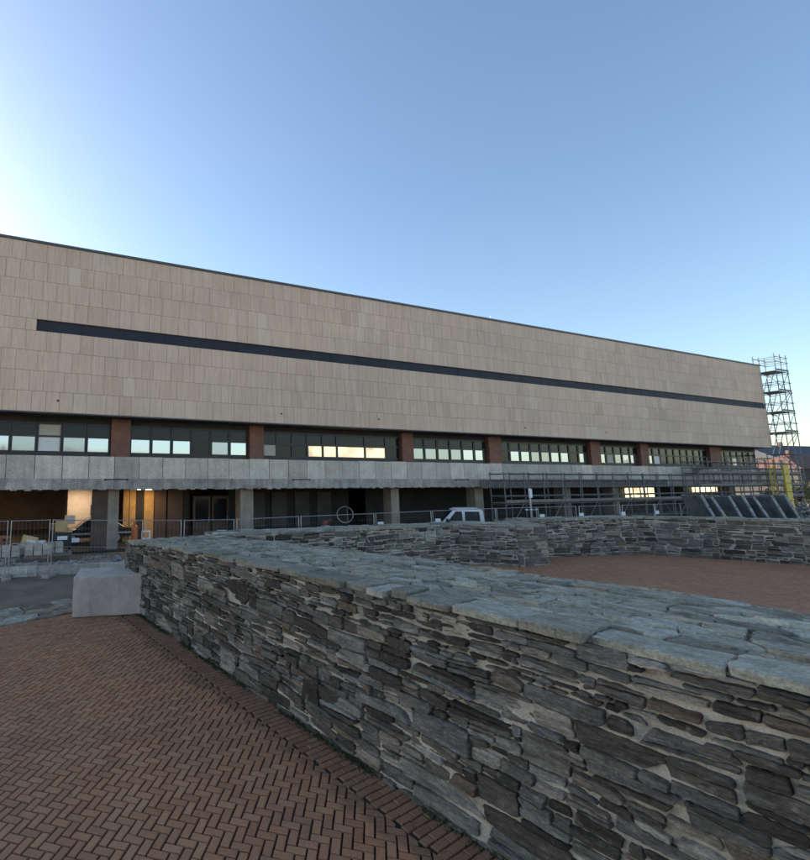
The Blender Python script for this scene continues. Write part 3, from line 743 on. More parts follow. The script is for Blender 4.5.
for t in (2.3, 13.9, 20.5, 33.1, 42.0): MB().bar((t, -0.03, ZB+0.55), (t, 0.0, ZB+0.55), 0.055).build('drain_spout', 'frame', bld)

# gallery storey ----------------------------------------------------------------
YW = 1.2
ucols = [(-5.2, -4.2), (4.87, 5.82), (12.38, 13.25), (23.0, 23.92), (30.6, 31.8), (41.5, 42.7), (47.9, 49.0), (58.3, 60.2)]
for a, b_ in ucols:
    MB().box(a, b_, YW-0.25, YW+0.5, 4.45, ZB-.065).build('pillar', 'redclad', bld, bevel=0.01)
MB().box(T0, T1, YW+3.5, YW+3.6, 3.3, ZB-.07).build('inner_wall', 'dark', bld)
MB().box(T0, T1, YW+.03, YW+.10, 4.40, 4.68).build('window_sill', 'frame', bld)
MB().box(T0, T1, YW+.03, YW+.10, 6.16, ZB-.065).build('lintel', 'dark', bld)
def window(a, b_, lower, upper, zs=5.45):
    f = MB(); y0, y1 = YW, YW+.09
    f.box(a, a+.07, y0, y1, 4.68, 6.16); f.box(b_-.07, b_, y0, y1, 4.68, 6.16)
    f.box(a+.07, b_-.07, y0, y1, 4.68, 4.78); f.box(a+.07, b_-.07, y0, y1, zs, zs+.09); f.box(a+.07, b_-.07, y0, y1, 6.06, 6.16)
    fr = f.build('window', 'frame', bld)
    MB().box(a+.07, b_-.07, y0+.05, y0+.06, 4.78, zs).build('pane', lower, fr)
    MB().box(a+.07, b_-.07, y0+.05, y0+.06, zs+.09, 6.06).build('pane', upper, fr)
WR = random.Random(4)
def bay(a, b_, n_, low='mirror', up='glassdark', special=None):
    wd = (b_-a)/n_
    for i in range(n_):
        l, u = (special or {}).get(i, (low, up)); l = 'mirror2' if l == 'mirror' and WR.random() < 0.35 else l; window(a+wd*i+.01, a+wd*(i+1)-.01, l, u)
bay(-4.2, 4.85, 8, special={5: ('blind', 'beige_blind'), 1: ('blind', 'glassdark')})
bay(5.84, 12.36, 6, special={3: ('glassdark', 'glassdark')})
# the wide glazed bay: tall panes, some with a warm glow painted into the pane
for a, b_, l in ((13.3, 14.2, 'beige_blind'), (14.2, 15.2, 'glassdark'), (15.2, 16.2, 'glassdark'), (16.2, 17.25, 'warmwin'), (17.25, 18.25, 'warmwin'), (18.25, 20.3, 'warmwin'), (20.3, 21.9, 'warmwin')):
    window(a, b_, l, 'glassdark', 5.40)
window(21.9, 22.98, 'glassdark', 'glassdark')
bay(23.94, 30.58, 6, low='mirror')
bay(31.85, 41.48, 9, special={0: ('glassdark', 'glassdark'), 7: ('glassdark', 'glassdark')})
bay(42.75, 47.88, 5, special={1: ('beige_blind', 'glassdark')})
bay(49.05, 58.25, 9, low='glassdark', special={0: ('mirror', 'glassdark'), 1: ('blind', 'glassdark')})
bay(60.25, 66.8, 6, low='glassdark', special={2: ('mirror', 'glassdark')})

# parapet of the gallery --------------------------------------------------------
rnd = random.Random(7); t = T0; pa = []
while t < T1+1:
    wd = 1.165; v = MB().box(t+.014, t+wd-.014, 0.0+rnd.uniform(-.012, .012), 0.14, 3.46, 4.50+rnd.uniform(-.012, .012)); pa.append((v.v, v.f, rnd.random())); t += wd
pp = MB(); pp.box(T0, T1+1, 0.145, 0.25, 3.0, 4.44); par = pp.build('parapet', 'band', bld)
emit_pieces(pa, 'parapet_panel', 'panel', par, 300, xf=tobw)
t = T0; bd = []
while t < T1+1:
    wd = 2.33; v = MB().box(t+.004, t+wd-.004, -0.03+rnd.uniform(-.01, .01), 0.14, 2.97, 3.455); bd.append((v.v, v.f, rnd.random())); t += wd
emit_pieces(bd, 'edge_beam', 'band', par, 300, xf=tobw)
cb_ = MB(); t = T0
while t < T1+1:
    cb_.box(t, t+rnd.uniform(.15, .5), -0.02, 0.5, 2.925+rnd.uniform(-.015, .02), 2.968); t += rnd.uniform(.52, .75)
cb_.build('joist_ends', 'band', bld, kind='stuff')
MB().box(T0, T1+1, 0.251, DEP-.1, 2.99, 3.28).build('gallery_floor', 'soffit', bld)
for px in (118, 302, 462): 
    t, z = bloc(px, 476, 0); c = MB(); c.bar((t-.6, -.05, 3.42), (t+.45, -.05, 3.44), 0.025); c.box(t-.62, t-.56, -.06, -.01, 3.36, 3.46); c.box(t+.42, t+.48, -.06, -.01, 3.36, 3.46); c.build('cable_bracket', 'frame', bld)

# ground floor -------------------------------------------------------------------
for a, b_ in ((-5.3, -4.4), (4.28, 5.33), (11.72, 12.49), (21.73, 22.35), (28.7, 29.45), (37.5, 38.3), (43.2, 44.0), (60.0, 60.9)):
    c = MB().box(a, b_, 0.7, 1.45, 0.0, 2.985).build('column', 'column', bld, bevel=0.02)
MB().box(4.05, 4.80, 0.66, 0.698, 0.0, 2.985).build('column_cladding', 'darkbrown', bld)
MB().box(T0, T1, 0.5, DEP-.2, -.05, 0.10).build('floor_slab', 'dark', bld)
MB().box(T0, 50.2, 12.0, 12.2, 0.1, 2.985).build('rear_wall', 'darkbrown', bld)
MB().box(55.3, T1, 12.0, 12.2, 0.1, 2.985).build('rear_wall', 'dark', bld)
ta, za = bloc(66, 495, 6.5); tb, zb_ = bloc(97, 530, 6.5)
MB().box(ta, 6.0, 6.5, 6.62, 0.1, 2.985).build('plaster_wall', 'plaster', bld)
MB().box(ta-.02, ta+.06, 5.0, 6.49, 0.1, 2.985).build('plaster_return', 'darkbrown', bld)
MB().box(4.45, 4.75, 6.40, 6.49, 1.35, 1.95).build('switch_cabinet', 'darkbrown', bld)
# ochre boards and dark doors behind the second opening
for a, b_, mt in ((5.9, 6.2, 'ochre'), (6.24, 6.56, 'ochre'), (6.58, 7.0, 'dark'), (7.02, 7.55, 'ochre'), (7.6, 8.25, 'darkbrown'), (8.35, 9.2, 'darkbrown'), (9.25, 9.6, 'dark')):
    MB().box(a, b_, 3.2, 3.26, 0.1, 2.985).build('wall_board', mt, bld)
for a in (9.65, 10.75):
    d = MB(); d.box(a, a+1.0, 2.6, 2.66, 0.1, 2.5); do = d.build('door', 'darkbrown', bld)
    MB().box(a+.12, a+.88, 2.585, 2.598, 1.1, 2.35).build('pane', 'glassdark', do); MB().bar((a+.9, 2.55, 1.05), (a+.9, 2.55, 1.35), .015).build('handle', 'steel', do)
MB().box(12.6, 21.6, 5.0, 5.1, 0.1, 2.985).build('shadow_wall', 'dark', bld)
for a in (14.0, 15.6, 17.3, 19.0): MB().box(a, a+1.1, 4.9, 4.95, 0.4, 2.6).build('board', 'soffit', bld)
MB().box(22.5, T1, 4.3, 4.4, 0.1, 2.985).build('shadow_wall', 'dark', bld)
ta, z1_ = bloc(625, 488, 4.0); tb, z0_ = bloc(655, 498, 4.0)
MB().box(ta, tb, 4.0, 4.04, z0_, min(2.97, z1_)).build('lit_window', 'warmspot', bld)  # glowing sheet in place of a sunlit view through the building
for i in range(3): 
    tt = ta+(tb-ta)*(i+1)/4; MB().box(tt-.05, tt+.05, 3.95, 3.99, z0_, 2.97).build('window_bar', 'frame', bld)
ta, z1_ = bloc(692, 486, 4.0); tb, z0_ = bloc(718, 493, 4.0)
MB().box(ta, tb, 4.0, 4.04, z0_, 2.97).build('lit_window', 'warmspot', bld)  # second glowing sheet, its brightness painted on rather than lit
# lamps inside the hall
def lamp(t, y, watts, label, col=(1.0, 0.66, 0.36)):
    l = thing('ceiling_lamp', label, 'lamp', bw(t, y, 2.845), FA, 'warm lamps in the hall')
    MB().box(-.6, .6, -.06, .06, 0.07, 0.135).build('housing', 'frame', l)
    MB().bar((-.55, 0, .05), (.55, 0, .05), .018).build('tube', 'tube', l)
    L = bpy.data.lights.new('lamp_light', 'AREA'); L.shape = 'RECTANGLE'; L.size = 1.1; L.size_y = 0.1; L.energy = watts; L.color = col
    lo = bpy.data.objects.new('lamp_light', L); COL.objects.link(lo); lo.parent = l; lo.location = (0, 0, 0.02)
lamp(3.7, 5.2, 26, 'warm tube lamp in front of the beige hall wall', (1.0, 0.78, 0.55))
lamp(7.0, 2.2, 13, 'warm tube lamp by the ochre boards')
lamp(-1.5, 6.0, 45, 'warm tube lamp deep in the open hall')

# ================================================================== FOREGROUND AND SITE OBJECTS
# concrete block ----------------------------------------------------------------
blk = MB(); bm_ = bmesh.new(); bmesh.ops.create_cube(bm_, size=1.0)
bmesh.ops.scale(bm_, vec=(1.74, 1.25, 0.97), verts=bm_.verts); bmesh.ops.translate(bm_, vec=(0.79, 0.625, 0.485), verts=bm_.verts)
bmesh.ops.subdivide_edges(bm_, edges=bm_.edges[:], cuts=26, use_grid_fill=True)
for v_ in bm_.verts:
    q = v_.co; e_ = sum(1 for a_, lo_, hi_ in ((q.x, -.08, 1.66), (q.y, 0, 1.25), (q.z, 0, .97)) if abs(a_-lo_) < .004 or abs(a_-hi_) < .004)
    cn = Vector((.79, .625, .485)); k_ = mnoise.noise(q*3.0)*.006 + mnoise.noise(q*11.0)*.004
    if e_ >= 2: k_ -= .012 + max(0, mnoise.noise(q*5.0+Vector((7, 3, 1))))*.05
    v_.co += (q-cn).normalized()*k_
me = bpy.data.meshes.new('concrete_block'); bm_.to_mesh(me); bm_.free(); me.materials.append(M['castblock'])
at = me.attributes.new('tint', 'FLOAT', 'POINT'); at.data.foreach_set('value', [0.55]*len(me.vertices))
bo = bpy.data.objects.new('concrete_block', me); COL.objects.link(bo); bo.location = (-4.07, 12.17, 0.03); bo.rotation_euler = (0, 0, R(11))
tag(bo, 'pale grey cast concrete block at the end of the thick stone wall', 'block')

# kerb ledge with rubble behind it, in front of the hall --------------------------
k0, k1 = Vector((-12.5, 15.9, 0)), Vector((0.6, 19.7, 0)); kd = (k1-k0).normalized(); ka = math.atan2(kd.y, kd.x)
kr = thing('concrete_ledge', 'low pale concrete ledge in front of the open hall', 'ledge', k0, ka)
L_ = (k1-k0).length; x = 0; rnd = random.Random(3)
while x < L_:
    l = rnd.uniform(1.6, 2.2); MB().box(x+.006, x+l-.006, rnd.uniform(-.02, .02), 0.7, -.03, 0.34+rnd.uniform(-.02, .02), rnd.random()).build('ledge_block', 'kerb', kr, bevel=0.02); x += l
def rock(rnd, r_):
    k = [Vector((rnd.uniform(-1, 1), rnd.uniform(-1, 1), rnd.uniform(-1, 1))).normalized()*r_*rnd.uniform(.6, 1.1) for _ in range(9)]
    b2 = bmesh.new(); [b2.verts.new(v) for v in k]; bmesh.ops.convex_hull(b2, input=b2.verts)
    b2.verts.ensure_lookup_table(); b2.verts.index_update()
    out = ([v.co.copy() for v in b2.verts], [[v.index for v in f.verts] for f in b2.faces]); b2.free(); return out
rb = MB()
for i in range(700):
    u = rnd.uniform(0, L_); wv = abs(rnd.gauss(0, 0.45)); r_ = rnd.uniform(.03, .11)*(1.6 if rnd.random() < .08 else 1)
    v, f = rock(rnd, r_); zz = 0.36 if wv < .7 else max(0.05, .3-(wv-.7)*.4)
    zz += max(0, .16*math.sin(u*1.7+1)*math.exp(-((wv-.5)/.4)**2)); p = k0 + kd*u + Vector((-kd.y, kd.x, 0))*(0.08+wv)
    rb.add([Vector((q.x*1.3, q.y, q.z*.7))+p+Vector((0, 0, zz)) for q in v], f)
ro = rb.build('rubble', 'rubble'); ro['kind'] = 'stuff'; tag(ro, 'grey rubble strewn along the concrete ledge', 'rubble')
pbk = MB().box(-.25, .25, -.12, .12, 0, .27).build('concrete_stub', 'kerb', None, bevel=.02); p = ground(20, 577); pbk.location = (p.x, p.y, 0.0); pbk.rotation_euler = (0, 0, ka)
tag(pbk, 'small pale concrete piece leaning against the ledge', 'block')

# site fence ----------------------------------------------------------------------
def fence_panel(p, q, label, plate=None, tilt=0.0):
    p, q = Vector((p[0], p[1], 0)), Vector((q[0], q[1], 0)); d = q-p; L = d.length - 0.08
    root = thing('fence_panel', label, 'fence', p, math.atan2(d.y, d.x), 'mobile site fence panels')
    for x in (0.03, L): 
        c = MB(); c.bar((x, 0, 0.06), (x+tilt, 0, 2.0), 0.018, 8); c.build('post', 'steel', root, smooth=False)
    for z, nm in ((1.98, 'top_rail'), (1.05, 'middle_rail'), (0.16, 'bottom_rail')):
        MB().bar((0.03+tilt*z/2, 0, z), (L+tilt*z/2, 0, z), 0.015 if nm != 'middle_rail' else 0.008, 6).build(nm, 'steel', root)
    wi = MB(); k = int(L/0.12)
    for i in range(1, k):
        x = L*i/k; wi.bar((x, .012, .17), (x+tilt, .012, 1.97), .0022, 3)
    for j in range(1, 7): wi.bar((.04, .012, .16+.26*j), (L-.02, .012, .16+.26*j), .0022, 3)
    wi.build('wire_mesh', 'wire', root, kind='stuff')
    ft = MB(); ft.box(-.15, .15, -.34, .34, 0.0, .13); ft.build('foot', 'band', root, bevel=.03)
    if plate: MB().box(plate, plate+.34, -.035, -.025, 1.42, 1.62).build('sign_plate', 'white', root)
    return root
FP = [(-10.6, 16.1), (-8.0, 16.75), (-6.72, 17.2), (-3.35, 16.95), (-2.0, 17.0), (-0.14, 17.4), (2.36, 18.8), (5.78, 20.5), (8.9, 22.2), (12.9, 24.1), (15.6, 25.1), (18.3, 26.0), (21.4, 27.0), (24.3, 28.1), (27.0, 29.3), (30.2, 30.6)]
FL = ['site fence panel at the timber stack in the hall', 'short site fence panel beside the timber stack', 'site fence panel standing behind the pale concrete block', 'site fence panel by the orange cylinder',
      'site fence panel before the brown double doors', 'site fence panel carrying a white plate before the concrete column', 'site fence panel between the column and the workbench', 'site fence panel carrying a white plate beside the big hoop', 'site fence panel in front of the white truck',
      'site fence panel just past the rear of the white truck', 'site fence panel below the scaffold deck, nearest the truck', 'site fence panel under the scaffold with a white plate', 'leaning site fence panel below the lit opening', 'site fence panel with a white plate right of the lit opening', 'site fence panel beside the leaning form panels']
for i in range(len(FP)-1):
    fence_panel(FP[i], FP[i+1], FL[i], plate={4: 1.2, 5: 0.2, 7: .1, 8: .15, 10: .1, 11: .1, 12: .1, 13: .1}.get(i), tilt={11: .15, 12: .25}.get(i, 0))

# white crew-cab truck ---------------------------------------------------------------
def loft(profile, wfun, n_top=0):                    # side profile (x, z) closed, half width by height
    v = []; k = len(profile)
    for sg in (-1, 1):
        for x, z in profile: v.append((x, sg*wfun(x, z), z))
    f = [tuple(range(k)), tuple(range(2*k-1, k-1, -1))] + [(i, k+i, k+(i+1) % k, (i+1) % k) for i in range(k)]
    return v, f
def wheel(root, x, y, r_, wdt):
    t = MB(); t.bar((x, y-wdt/2, r_), (x, y+wdt/2, r_), r_, 20); wo_ = t.build('wheel', 'rubber', root)
    h = MB(); h.bar((x, y-wdt/2-.012, r_), (x, y+wdt/2+.012, r_), r_*.58, 14); h.build('rim', 'steel', wo_)
van = thing('crew_cab_truck', 'white crew cab truck parked behind the stone wall', 'truck', (9.85, 25.4, 0), R(-17)); van.scale = (.88, .9, .95)
prof = [(0.0, .45), (0.0, .85), (0.08, 1.12), (0.75, 1.30), (1.42, 1.98), (1.62, 2.05), (2.85, 2.07), (2.98, 1.98), (3.04, 1.2), (3.04, .45)]
wf = lambda x, z: 0.98 if z < 1.25 else 0.98 - (z-1.25)*0.20
v, f = loft(prof, wf); MB().add(v, f).build('cab', 'vanpaint', van, bevel=.05, recalc=True)
for sg in (-1, 1):
    def quad(pts, nm, mt, lift=.006):
        v = [(x, sg*(wf(x, z)+lift), z) for x, z in pts]; v2 = [(x, sg*(wf(x, z)-.02), z) for x, z in pts]; k = len(pts)
        MB().add(v+v2, [tuple(range(k)), tuple(range(2*k-1, k-1, -1))]+[(i, (i+1) % k, k+(i+1) % k, k+i) for i in range(k)]).build(nm, mt, van, recalc=True)
    quad([(1.05, 1.34), (1.88, 1.34), (1.88, 1.92), (1.55, 1.92)], 'side_window', 'glassdark')
    quad([(2.02, 1.34), (2.80, 1.34), (2.78, 1.92), (2.02, 1.92)], 'side_window', 'glassdark')
    quad([(1.93, .55), (1.945, .55), (1.945, 1.95), (1.93, 1.95)], 'door_seam', 'frame', .003)
    MB().bar((1.70, sg*1.0, 1.2), (1.84, sg*1.0, 1.2), .018).build('door_handle', 'black', van)
    MB().box(.98, 1.12, sg*1.10-.09, sg*1.10+.09, 1.28, 1.55).build('mirror', 'black', van, bevel=.03)
    MB().box(-.03, .06, sg*.72-.16, sg*.72+.16, .78, .98).build('headlight', 'blind', van, bevel=.02)
ws = [(0.80, 1.365), (1.40, 1.955)]
nx, nz = -(1.98-1.30), (1.42-.75); l_ = math.hypot(nx, nz); nx, nz = nx/l_*.012, nz/l_*.012
MB().add([(ws[0][0]+nx, -.82, ws[0][1]+nz), (ws[0][0]+nx, .82, ws[0][1]+nz), (ws[1][0]+nx, .74, ws[1][1]+nz), (ws[1][0]+nx, -.74, ws[1][1]+nz)], [(3, 2, 1, 0)]).build('windscreen', 'glassdark', van)
fb_ = MB(); fb_.box(3.12, 5.4, -1.0, 1.0, .72, .82); fb_.box(3.12, 3.18, -1.0, 1.0, .82, 1.2); fb_.box(5.34, 5.4, -1.0, 1.0, .82, 1.15)
for sg in (-1, 1): fb_.box(3.18, 5.34, sg*.98-.02, sg*.98+.02, .82, 1.15)
fb_.build('flatbed', 'steel', van); MB().box(.3, 5.2, -.4, .4, .42, .60).build('chassis', 'black', van)
for x in (.85, 4.3):
    for y in (-.86, .86): wheel(van, x, y, .34, .22)

# dark car in the hall
car = thing('parked_car', 'dark car partly hidden behind the first concrete column', 'car', bw(2.6, 3.6, 0.10), FA)
pr = [(0, .35), (0, .62), (.9, .80), (1.5, 1.28), (2.6, 1.32), (3.3, .90), (3.7, .82), (3.7, .35)]
wf2 = lambda x, z: .82 if z < .85 else .82-(z-.85)*.35
v, f = loft(pr, wf2); MB().add(v, f).build('body', 'carpaint', car, bevel=.05, recalc=True)
for a, b_, c, d in ((1.15, 1.95, 1.55, 1.95), (2.05, 2.95, 2.05, 2.55)):
    MB().add([(a, -wf2(0, .88)-.006, .88), (b_, -wf2(0, .88)-.006, .88), (d, -wf2(0, 1.24)-.006, 1.24), (c, -wf2(0, 1.24)-.006, 1.24)], [(0, 1, 2, 3)]).build('side_window', 'glassdark', car)
for x in (.75, 2.95):
    for y in (-.72, .72): wheel(car, x, y, .31, .2)
MB().box(.0, 3.68, -.845, -.83, .52, .60).build('trim_strip', 'steel', car)
for y in (-.55, .55): MB().box(-.02, .04, y-.14, y+.14, .60, .72).build('headlight', 'blind', car)

# clutter in front of the hall
def put(o, px, py, depth, z=0.1, rz=0.0):
    t, _ = bloc(px, py, depth); p = bw(t, depth, z); o.location = p; o.rotation_euler = (o.rotation_euler[0], o.rotation_euler[1], FA+rz); return o
ts = thing('timber_stack', 'stack of reddish timber planks lying in the hall opening', 'timber', bw(-3.2, 1.0, .1), FA)
rnd = random.Random(17)
for r_ in range(5):
    for c in range(4): MB().box(0+rnd.uniform(-.1, .1), 3.6+rnd.uniform(-.2, .2), c*.2, c*.2+.185, .3+r_*.09, .3+r_*.09+.075).build('plank', 'freshtimber', ts)
for x in (.5, 3.0): MB().box(x, x+.12, 0, .8, 0, .295).build('bearer', 'timber', ts)
bx = thing('yellow_crate', 'tilted yellow crate lying on the clutter in the hall', 'crate', (0, 0, 0)); put(bx, 29, 530, -.3, .62, R(20)); bx.rotation_euler[1] = R(16)
MB().box(-.27, .27, -.2, .2, 0, .34).build('box', 'yellowbox', bx, bevel=.01); MB().box(-.28, .28, -.21, .21, .335, .37).build('lid', 'yellowbox', bx, bevel=.01); MB().box(-.2, .2, -.206, -.203, .12, .22).build('label_strip', 'white', bx)
cbt = thing('black_cabinet', 'black cabinet with a white label plate by the fence', 'cabinet', (0, 0, 0)); put(cbt, 62, 537, -.2, .42)
MB().box(-.4, .4, -.25, .25, 0, .64).build('body', 'black', cbt, bevel=.02); MB().box(-.20, .22, -.262, -.252, .36, .52).build('label_plate', 'white', cbt); MB().box(-.43, .43, -.28, .28, .645, .68).build('lid', 'black', cbt, bevel=.01)
for x in (-.32, .32): MB().box(x-.05, x+.05, -.2, .2, -.32, -.003).build('leg', 'black', cbt)
def carton(px, py, dep, z, sx, sy, sz, mt, label):
    o = thing('carton', label, 'box', (0, 0, 0)); put(o, px, py, dep, z, rnd.uniform(-.3, .3))
    MB().box(-sx/2, sx/2, -sy/2, sy/2, 0, sz).build('box', mt, o, bevel=.01); MB().box(-sx/2-.006, sx/2+.006, -.03, .03, sz*.3, sz+.004).build('tape', 'white', o)
carton(41, 532, -.2, .60, .42, .3, .16, 'white', 'flat white carton beside the yellow crate')
carton(75, 534, -.1, .62, .35, .3, .16, 'blind', 'small white carton beside the black cabinet')
carton(62, 519, 2.0, .9, .55, .4, .5, 'yellowbox', 'tan carton stacked behind the black cabinet')
carton(70, 517, 2.6, 1.2, .4, .4, .42, 'blind', 'pale carton on top of the pile in front of the plaster wall')
carton(55, 520, 2.4, .95, .4, .4, .3, 'freshtimber', 'brown carton on the pile behind the black cabinet')
def pallet(px, py, dep, z, label, n_=3):
    o = thing('block_pallet', label, 'pallet', (0, 0, 0)); put(o, px, py, dep, z, rnd.uniform(-.2, .2))
    for i in range(5): MB().box(-.5+i*.22, -.5+i*.22+.14, -.4, .4, .10, .125).build('deck_board', 'timber', o)
    for y in (-.36, 0, .36): MB().box(-.5, .52, y-.05, y+.05, 0, .098).build('bearer', 'timber', o)
    for i in range(n_):
        for k in range(2): MB().box(-.46+i*.33, -.46+i*.33+.30, -.38, .38, .128+k*.2, .128+k*.2+.19, rnd.random()).build('concrete_slab', 'block', o, bevel=.012)
pallet(5, 555, -2.0, .30, 'pallet of concrete slabs below the timber stack'); pallet(22, 553, -1.6, .30, 'pallet of concrete slabs between the timber stack and the fence post', 2); pallet(37, 555, -1.9, .30, 'pallet of concrete slabs under the yellow crate'); pallet(58, 552, -1.5, .30, 'pallet of concrete slabs under the black cabinet', 2)
gc = thing('gas_cylinder', 'upright orange gas cylinder beside the ochre boards', 'cylinder', (0, 0, 0)); put(gc, 134.5, 534, 1.2, .1)
c = MB()
for (z0, r0), (z1, r1) in zip(((0, .15), (.02, .165), (.9, .165), (1.02, .14), (1.09, .06), (1.13, .045)), ((.02, .165), (.9, .165), (1.02, .14), (1.09, .06), (1.13, .045), (1.2, .045))): c.bar((0, 0, z0), (0, 0, z1), r0, 16, r1)
c.build('bottle', 'orange', gc, smooth=False); MB().bar((-.07, 0, 1.22), (.07, 0, 1.22), .03).build('valve', 'steel', gc)
tz = thing('trestle', 'small white metal trestle near the orange cylinder', 'trestle', (0, 0, 0)); put(tz, 146, 534, -.9, .1)
for x in (-.17, .17):
    for y in (-.15, .15): MB().bar((x, y*1.3, 0), (x, y*.4, .95), .022).build('leg', 'white', tz)
for z in (.35, .6, .93): MB().box(-.19, .19, -.06, .06, z, z+.05).build('crossbar', 'white', tz)
wb = thing('workbench', 'grey workbench with a red machine beside the hoop', 'workbench', (0, 0, 0)); put(wb, 318, 519, -1.6, 0)
MB().box(-.85, .85, -.35, .35, .86, .92).build('top', 'timber', wb)
for x in (-.78, .78):
    for y in (-.3, .3): MB().box(x-.04, x+.04, y-.04, y+.04, 0, .859).build('leg', 'timber', wb)
mc = thing('bench_saw', 'small red and grey saw standing on the workbench', 'saw', (0, 0, 0)); put(mc, 325, 519, -1.6, .92)
MB().box(-.2, .2, -.18, .18, 0, .14).build('base', 'steel', mc, bevel=.02); MB().bar((-.02, -.1, .26), (-.02, .06, .26), .15, 16).build('blade_guard', 'red', mc); MB().bar((.05, 0, .3), (.36, 0, .44), .04).build('arm', 'red', mc)
hp = thing('hoop', 'big upright pale hose hoop hung on the site fence', 'hoop', (0, 0, 0)); put(hp, 345, 512, -1.35, 1.55)
h_ = MB(); h_.torus((0, 0, 0), .43, .016, (.75, 1, .05)); h_.torus((.02, .03, .01), .41, .012, (.7, 1, 0)); h_.build('coil', 'steel', hp); MB().bar((.15, .02, .36), (.15, -.02, -.36), .009).build('tie', 'steel', hp)
st_ = thing('supply_post', 'steel post with white lamps on a cross arm under the scaffold', 'post', (0, 0, 0)); put(st_, 530.5, 505, -2.2, 0)
MB().bar((0, 0, 0), (0, 0, 2.9), .06, 8).build('pole', 'steel', st_); MB().bar((-.45, 0, 1.55), (.45, 0, 1.55), .03).build('cross_arm', 'steel', st_)
for x in (-.42, 0.0, .42): MB().bar((x-.07, -.03, 1.57), (x+.07, -.03, 1.57), .045, 8).build('lamp_head', 'white', st_)
MB().box(-.12, .12, -.1, .0, 2.3, 2.85).build('meter_box', 'white', st_, bevel=.02)

# facade scaffold --------------------------------------------------------------------
def scaffold(name, label, t0, t1, y0, y1, ztop, lifts, step, deckz, mat='steeldark', brace=True, rz=FA, base=None, group=None):
    o = thing(name, label, 'scaffold', base if base is not None else bw(t0, y0, 0), rz, group); L = t1-t0; D_ = y1-y0; n_ = max(1, round(L/step)); xs = [L*i/n_ for i in range(n_+1)]
    for x in xs:
        for y in (0, D_): MB().bar((x, y, 0), (x, y, ztop), .034, 6).build('standard', mat, o)
    for z in lifts:
        for y in (0, D_): MB().bar((-.1, y-.04, z), (L+.1, y-.04, z), .026, 6).build('ledger', mat, o)
        for x in xs: MB().bar((x+.04, -.1, z-.05), (x+.04, D_+.1, z-.05), .026, 6).build('transom', mat, o)
    for z in deckz:
        for i in range(n_):
            for k in range(3):
                y = .05+(D_-.1)*k/3; MB().box(xs[i]+.02, xs[i+1]-.02, y+.01, y+(D_-.1)/3-.01, z, z+.05).build('deck_board', 'timber', o)
        MB().box(0, L, -.075, -.045, z+.05, z+.22).build('toe_board', 'timber', o)
    if brace:
        for i in range(0, n_):
            a, b_ = (0, 2.0) if i % 2 == 0 else (2.0, 0); MB().bar((xs[i], -.06, a+.2), (xs[i+1], -.06, b_+.2), .024, 6).build('brace', mat, o)
    return o
scaffold('facade_scaffold', 'tube scaffold with a timber deck under the gallery, beside the truck', 28.3, 49.5, -1.9, -.9, 3.9, (0.9, 1.9, 2.4, 2.95, 3.4, 3.8), 1.77, (1.95,))
scaffold('facade_scaffold', 'tube scaffold below the gallery near the far end of the building', 50.0, 66.5, -1.7, -.7, 5.2, (0.9, 1.9, 2.4, 2.9, 3.4, 3.9, 4.4, 4.9), 1.5, (1.95, 2.9, 3.92))
tw = scaffold('scaffold_tower', 'tall tube scaffold tower rising past the roof at the end of the building', 67.2, 69.5, -1.0, 0.5, 15.7, (1.9, 3.9, 5.9, 7.9, 8.9, 9.9, 10.9, 11.9, 12.9, 13.9, 14.9, 15.4), 1.15, (7.95, 9.95, 11.95, 13.95), brace=False)
for i, z in enumerate((1.9, 3.9, 5.9, 7.95, 9.95, 11.95)):
    MB().bar((.1, -.06, z), (2.2, -.06, z+2.0), .024, 6).build('brace', 'steeldark', tw)
    MB().bar((2.36, .1 if i % 2 else 1.4, z), (2.36, 1.4 if i % 2 else .1, z+2.0), .024, 6).build('brace', 'steeldark', tw)
    la = MB(); la.bar((.6, .9, z), (2.0, .9, z+2), .03); la.bar((.6, 1.3, z), (2.0, 1.3, z+2), .03)
    for k in range(7): la.bar((.6+1.4*k/7, .9, z+2*k/7), (.6+1.4*k/7, 1.3, z+2*k/7), .018)
    la.build('ladder', 'steel', tw)
fm = thing('form_boards', 'row of upright timber form boards hung along the gallery edge', 'formwork', bw(28.4, -.2, 0), FA)
fbm = MB(); x = 0; rnd = random.Random(9)
while x < 20.5: fbm.box(x, x+.09, 0, .05, 2.88+rnd.uniform(-.05, .03), 3.42+rnd.uniform(-.04, .06)); x += .19
fbm.build('upright_boards', 'timber', fm, kind='stuff'); MB().box(0, 20.5, .055, .10, 3.3, 3.38).build('waling', 'timber', fm)

rnd = random.Random(41)
for i in range(7):                                    # material stacked on the scaffold decks
    t = (51.2, 53.6, 55.4, 58.3, 60.6, 62.9, 64.6)[i]; o = thing('plank_bundle', ['short bundle of boards on the scaffold deck above the lit opening', 'second bundle of boards on the far scaffold deck', 'third bundle of boards on the far scaffold deck', 'bundle of boards midway along the far scaffold deck', 'bundle of boards above the leaning formwork', 'bundle of boards next to the last bay of the scaffold', 'bundle of boards at the end of the scaffold by the tower'][i], 'boards', bw(t, -1.55, 2.955 if i % 2 else 3.975), FA, 'board bundles on the scaffold')
    for k in range(rnd.randint(2, 5)):
        for c in range(3): MB().box(rnd.uniform(-.1, .05), 1.5+rnd.uniform(-.2, .2), c*.24, c*.24+.22, k*.07, k*.07+.055).build('board', rnd.choice(('timber', 'timber', 'ochre', 'bluerib')), o)
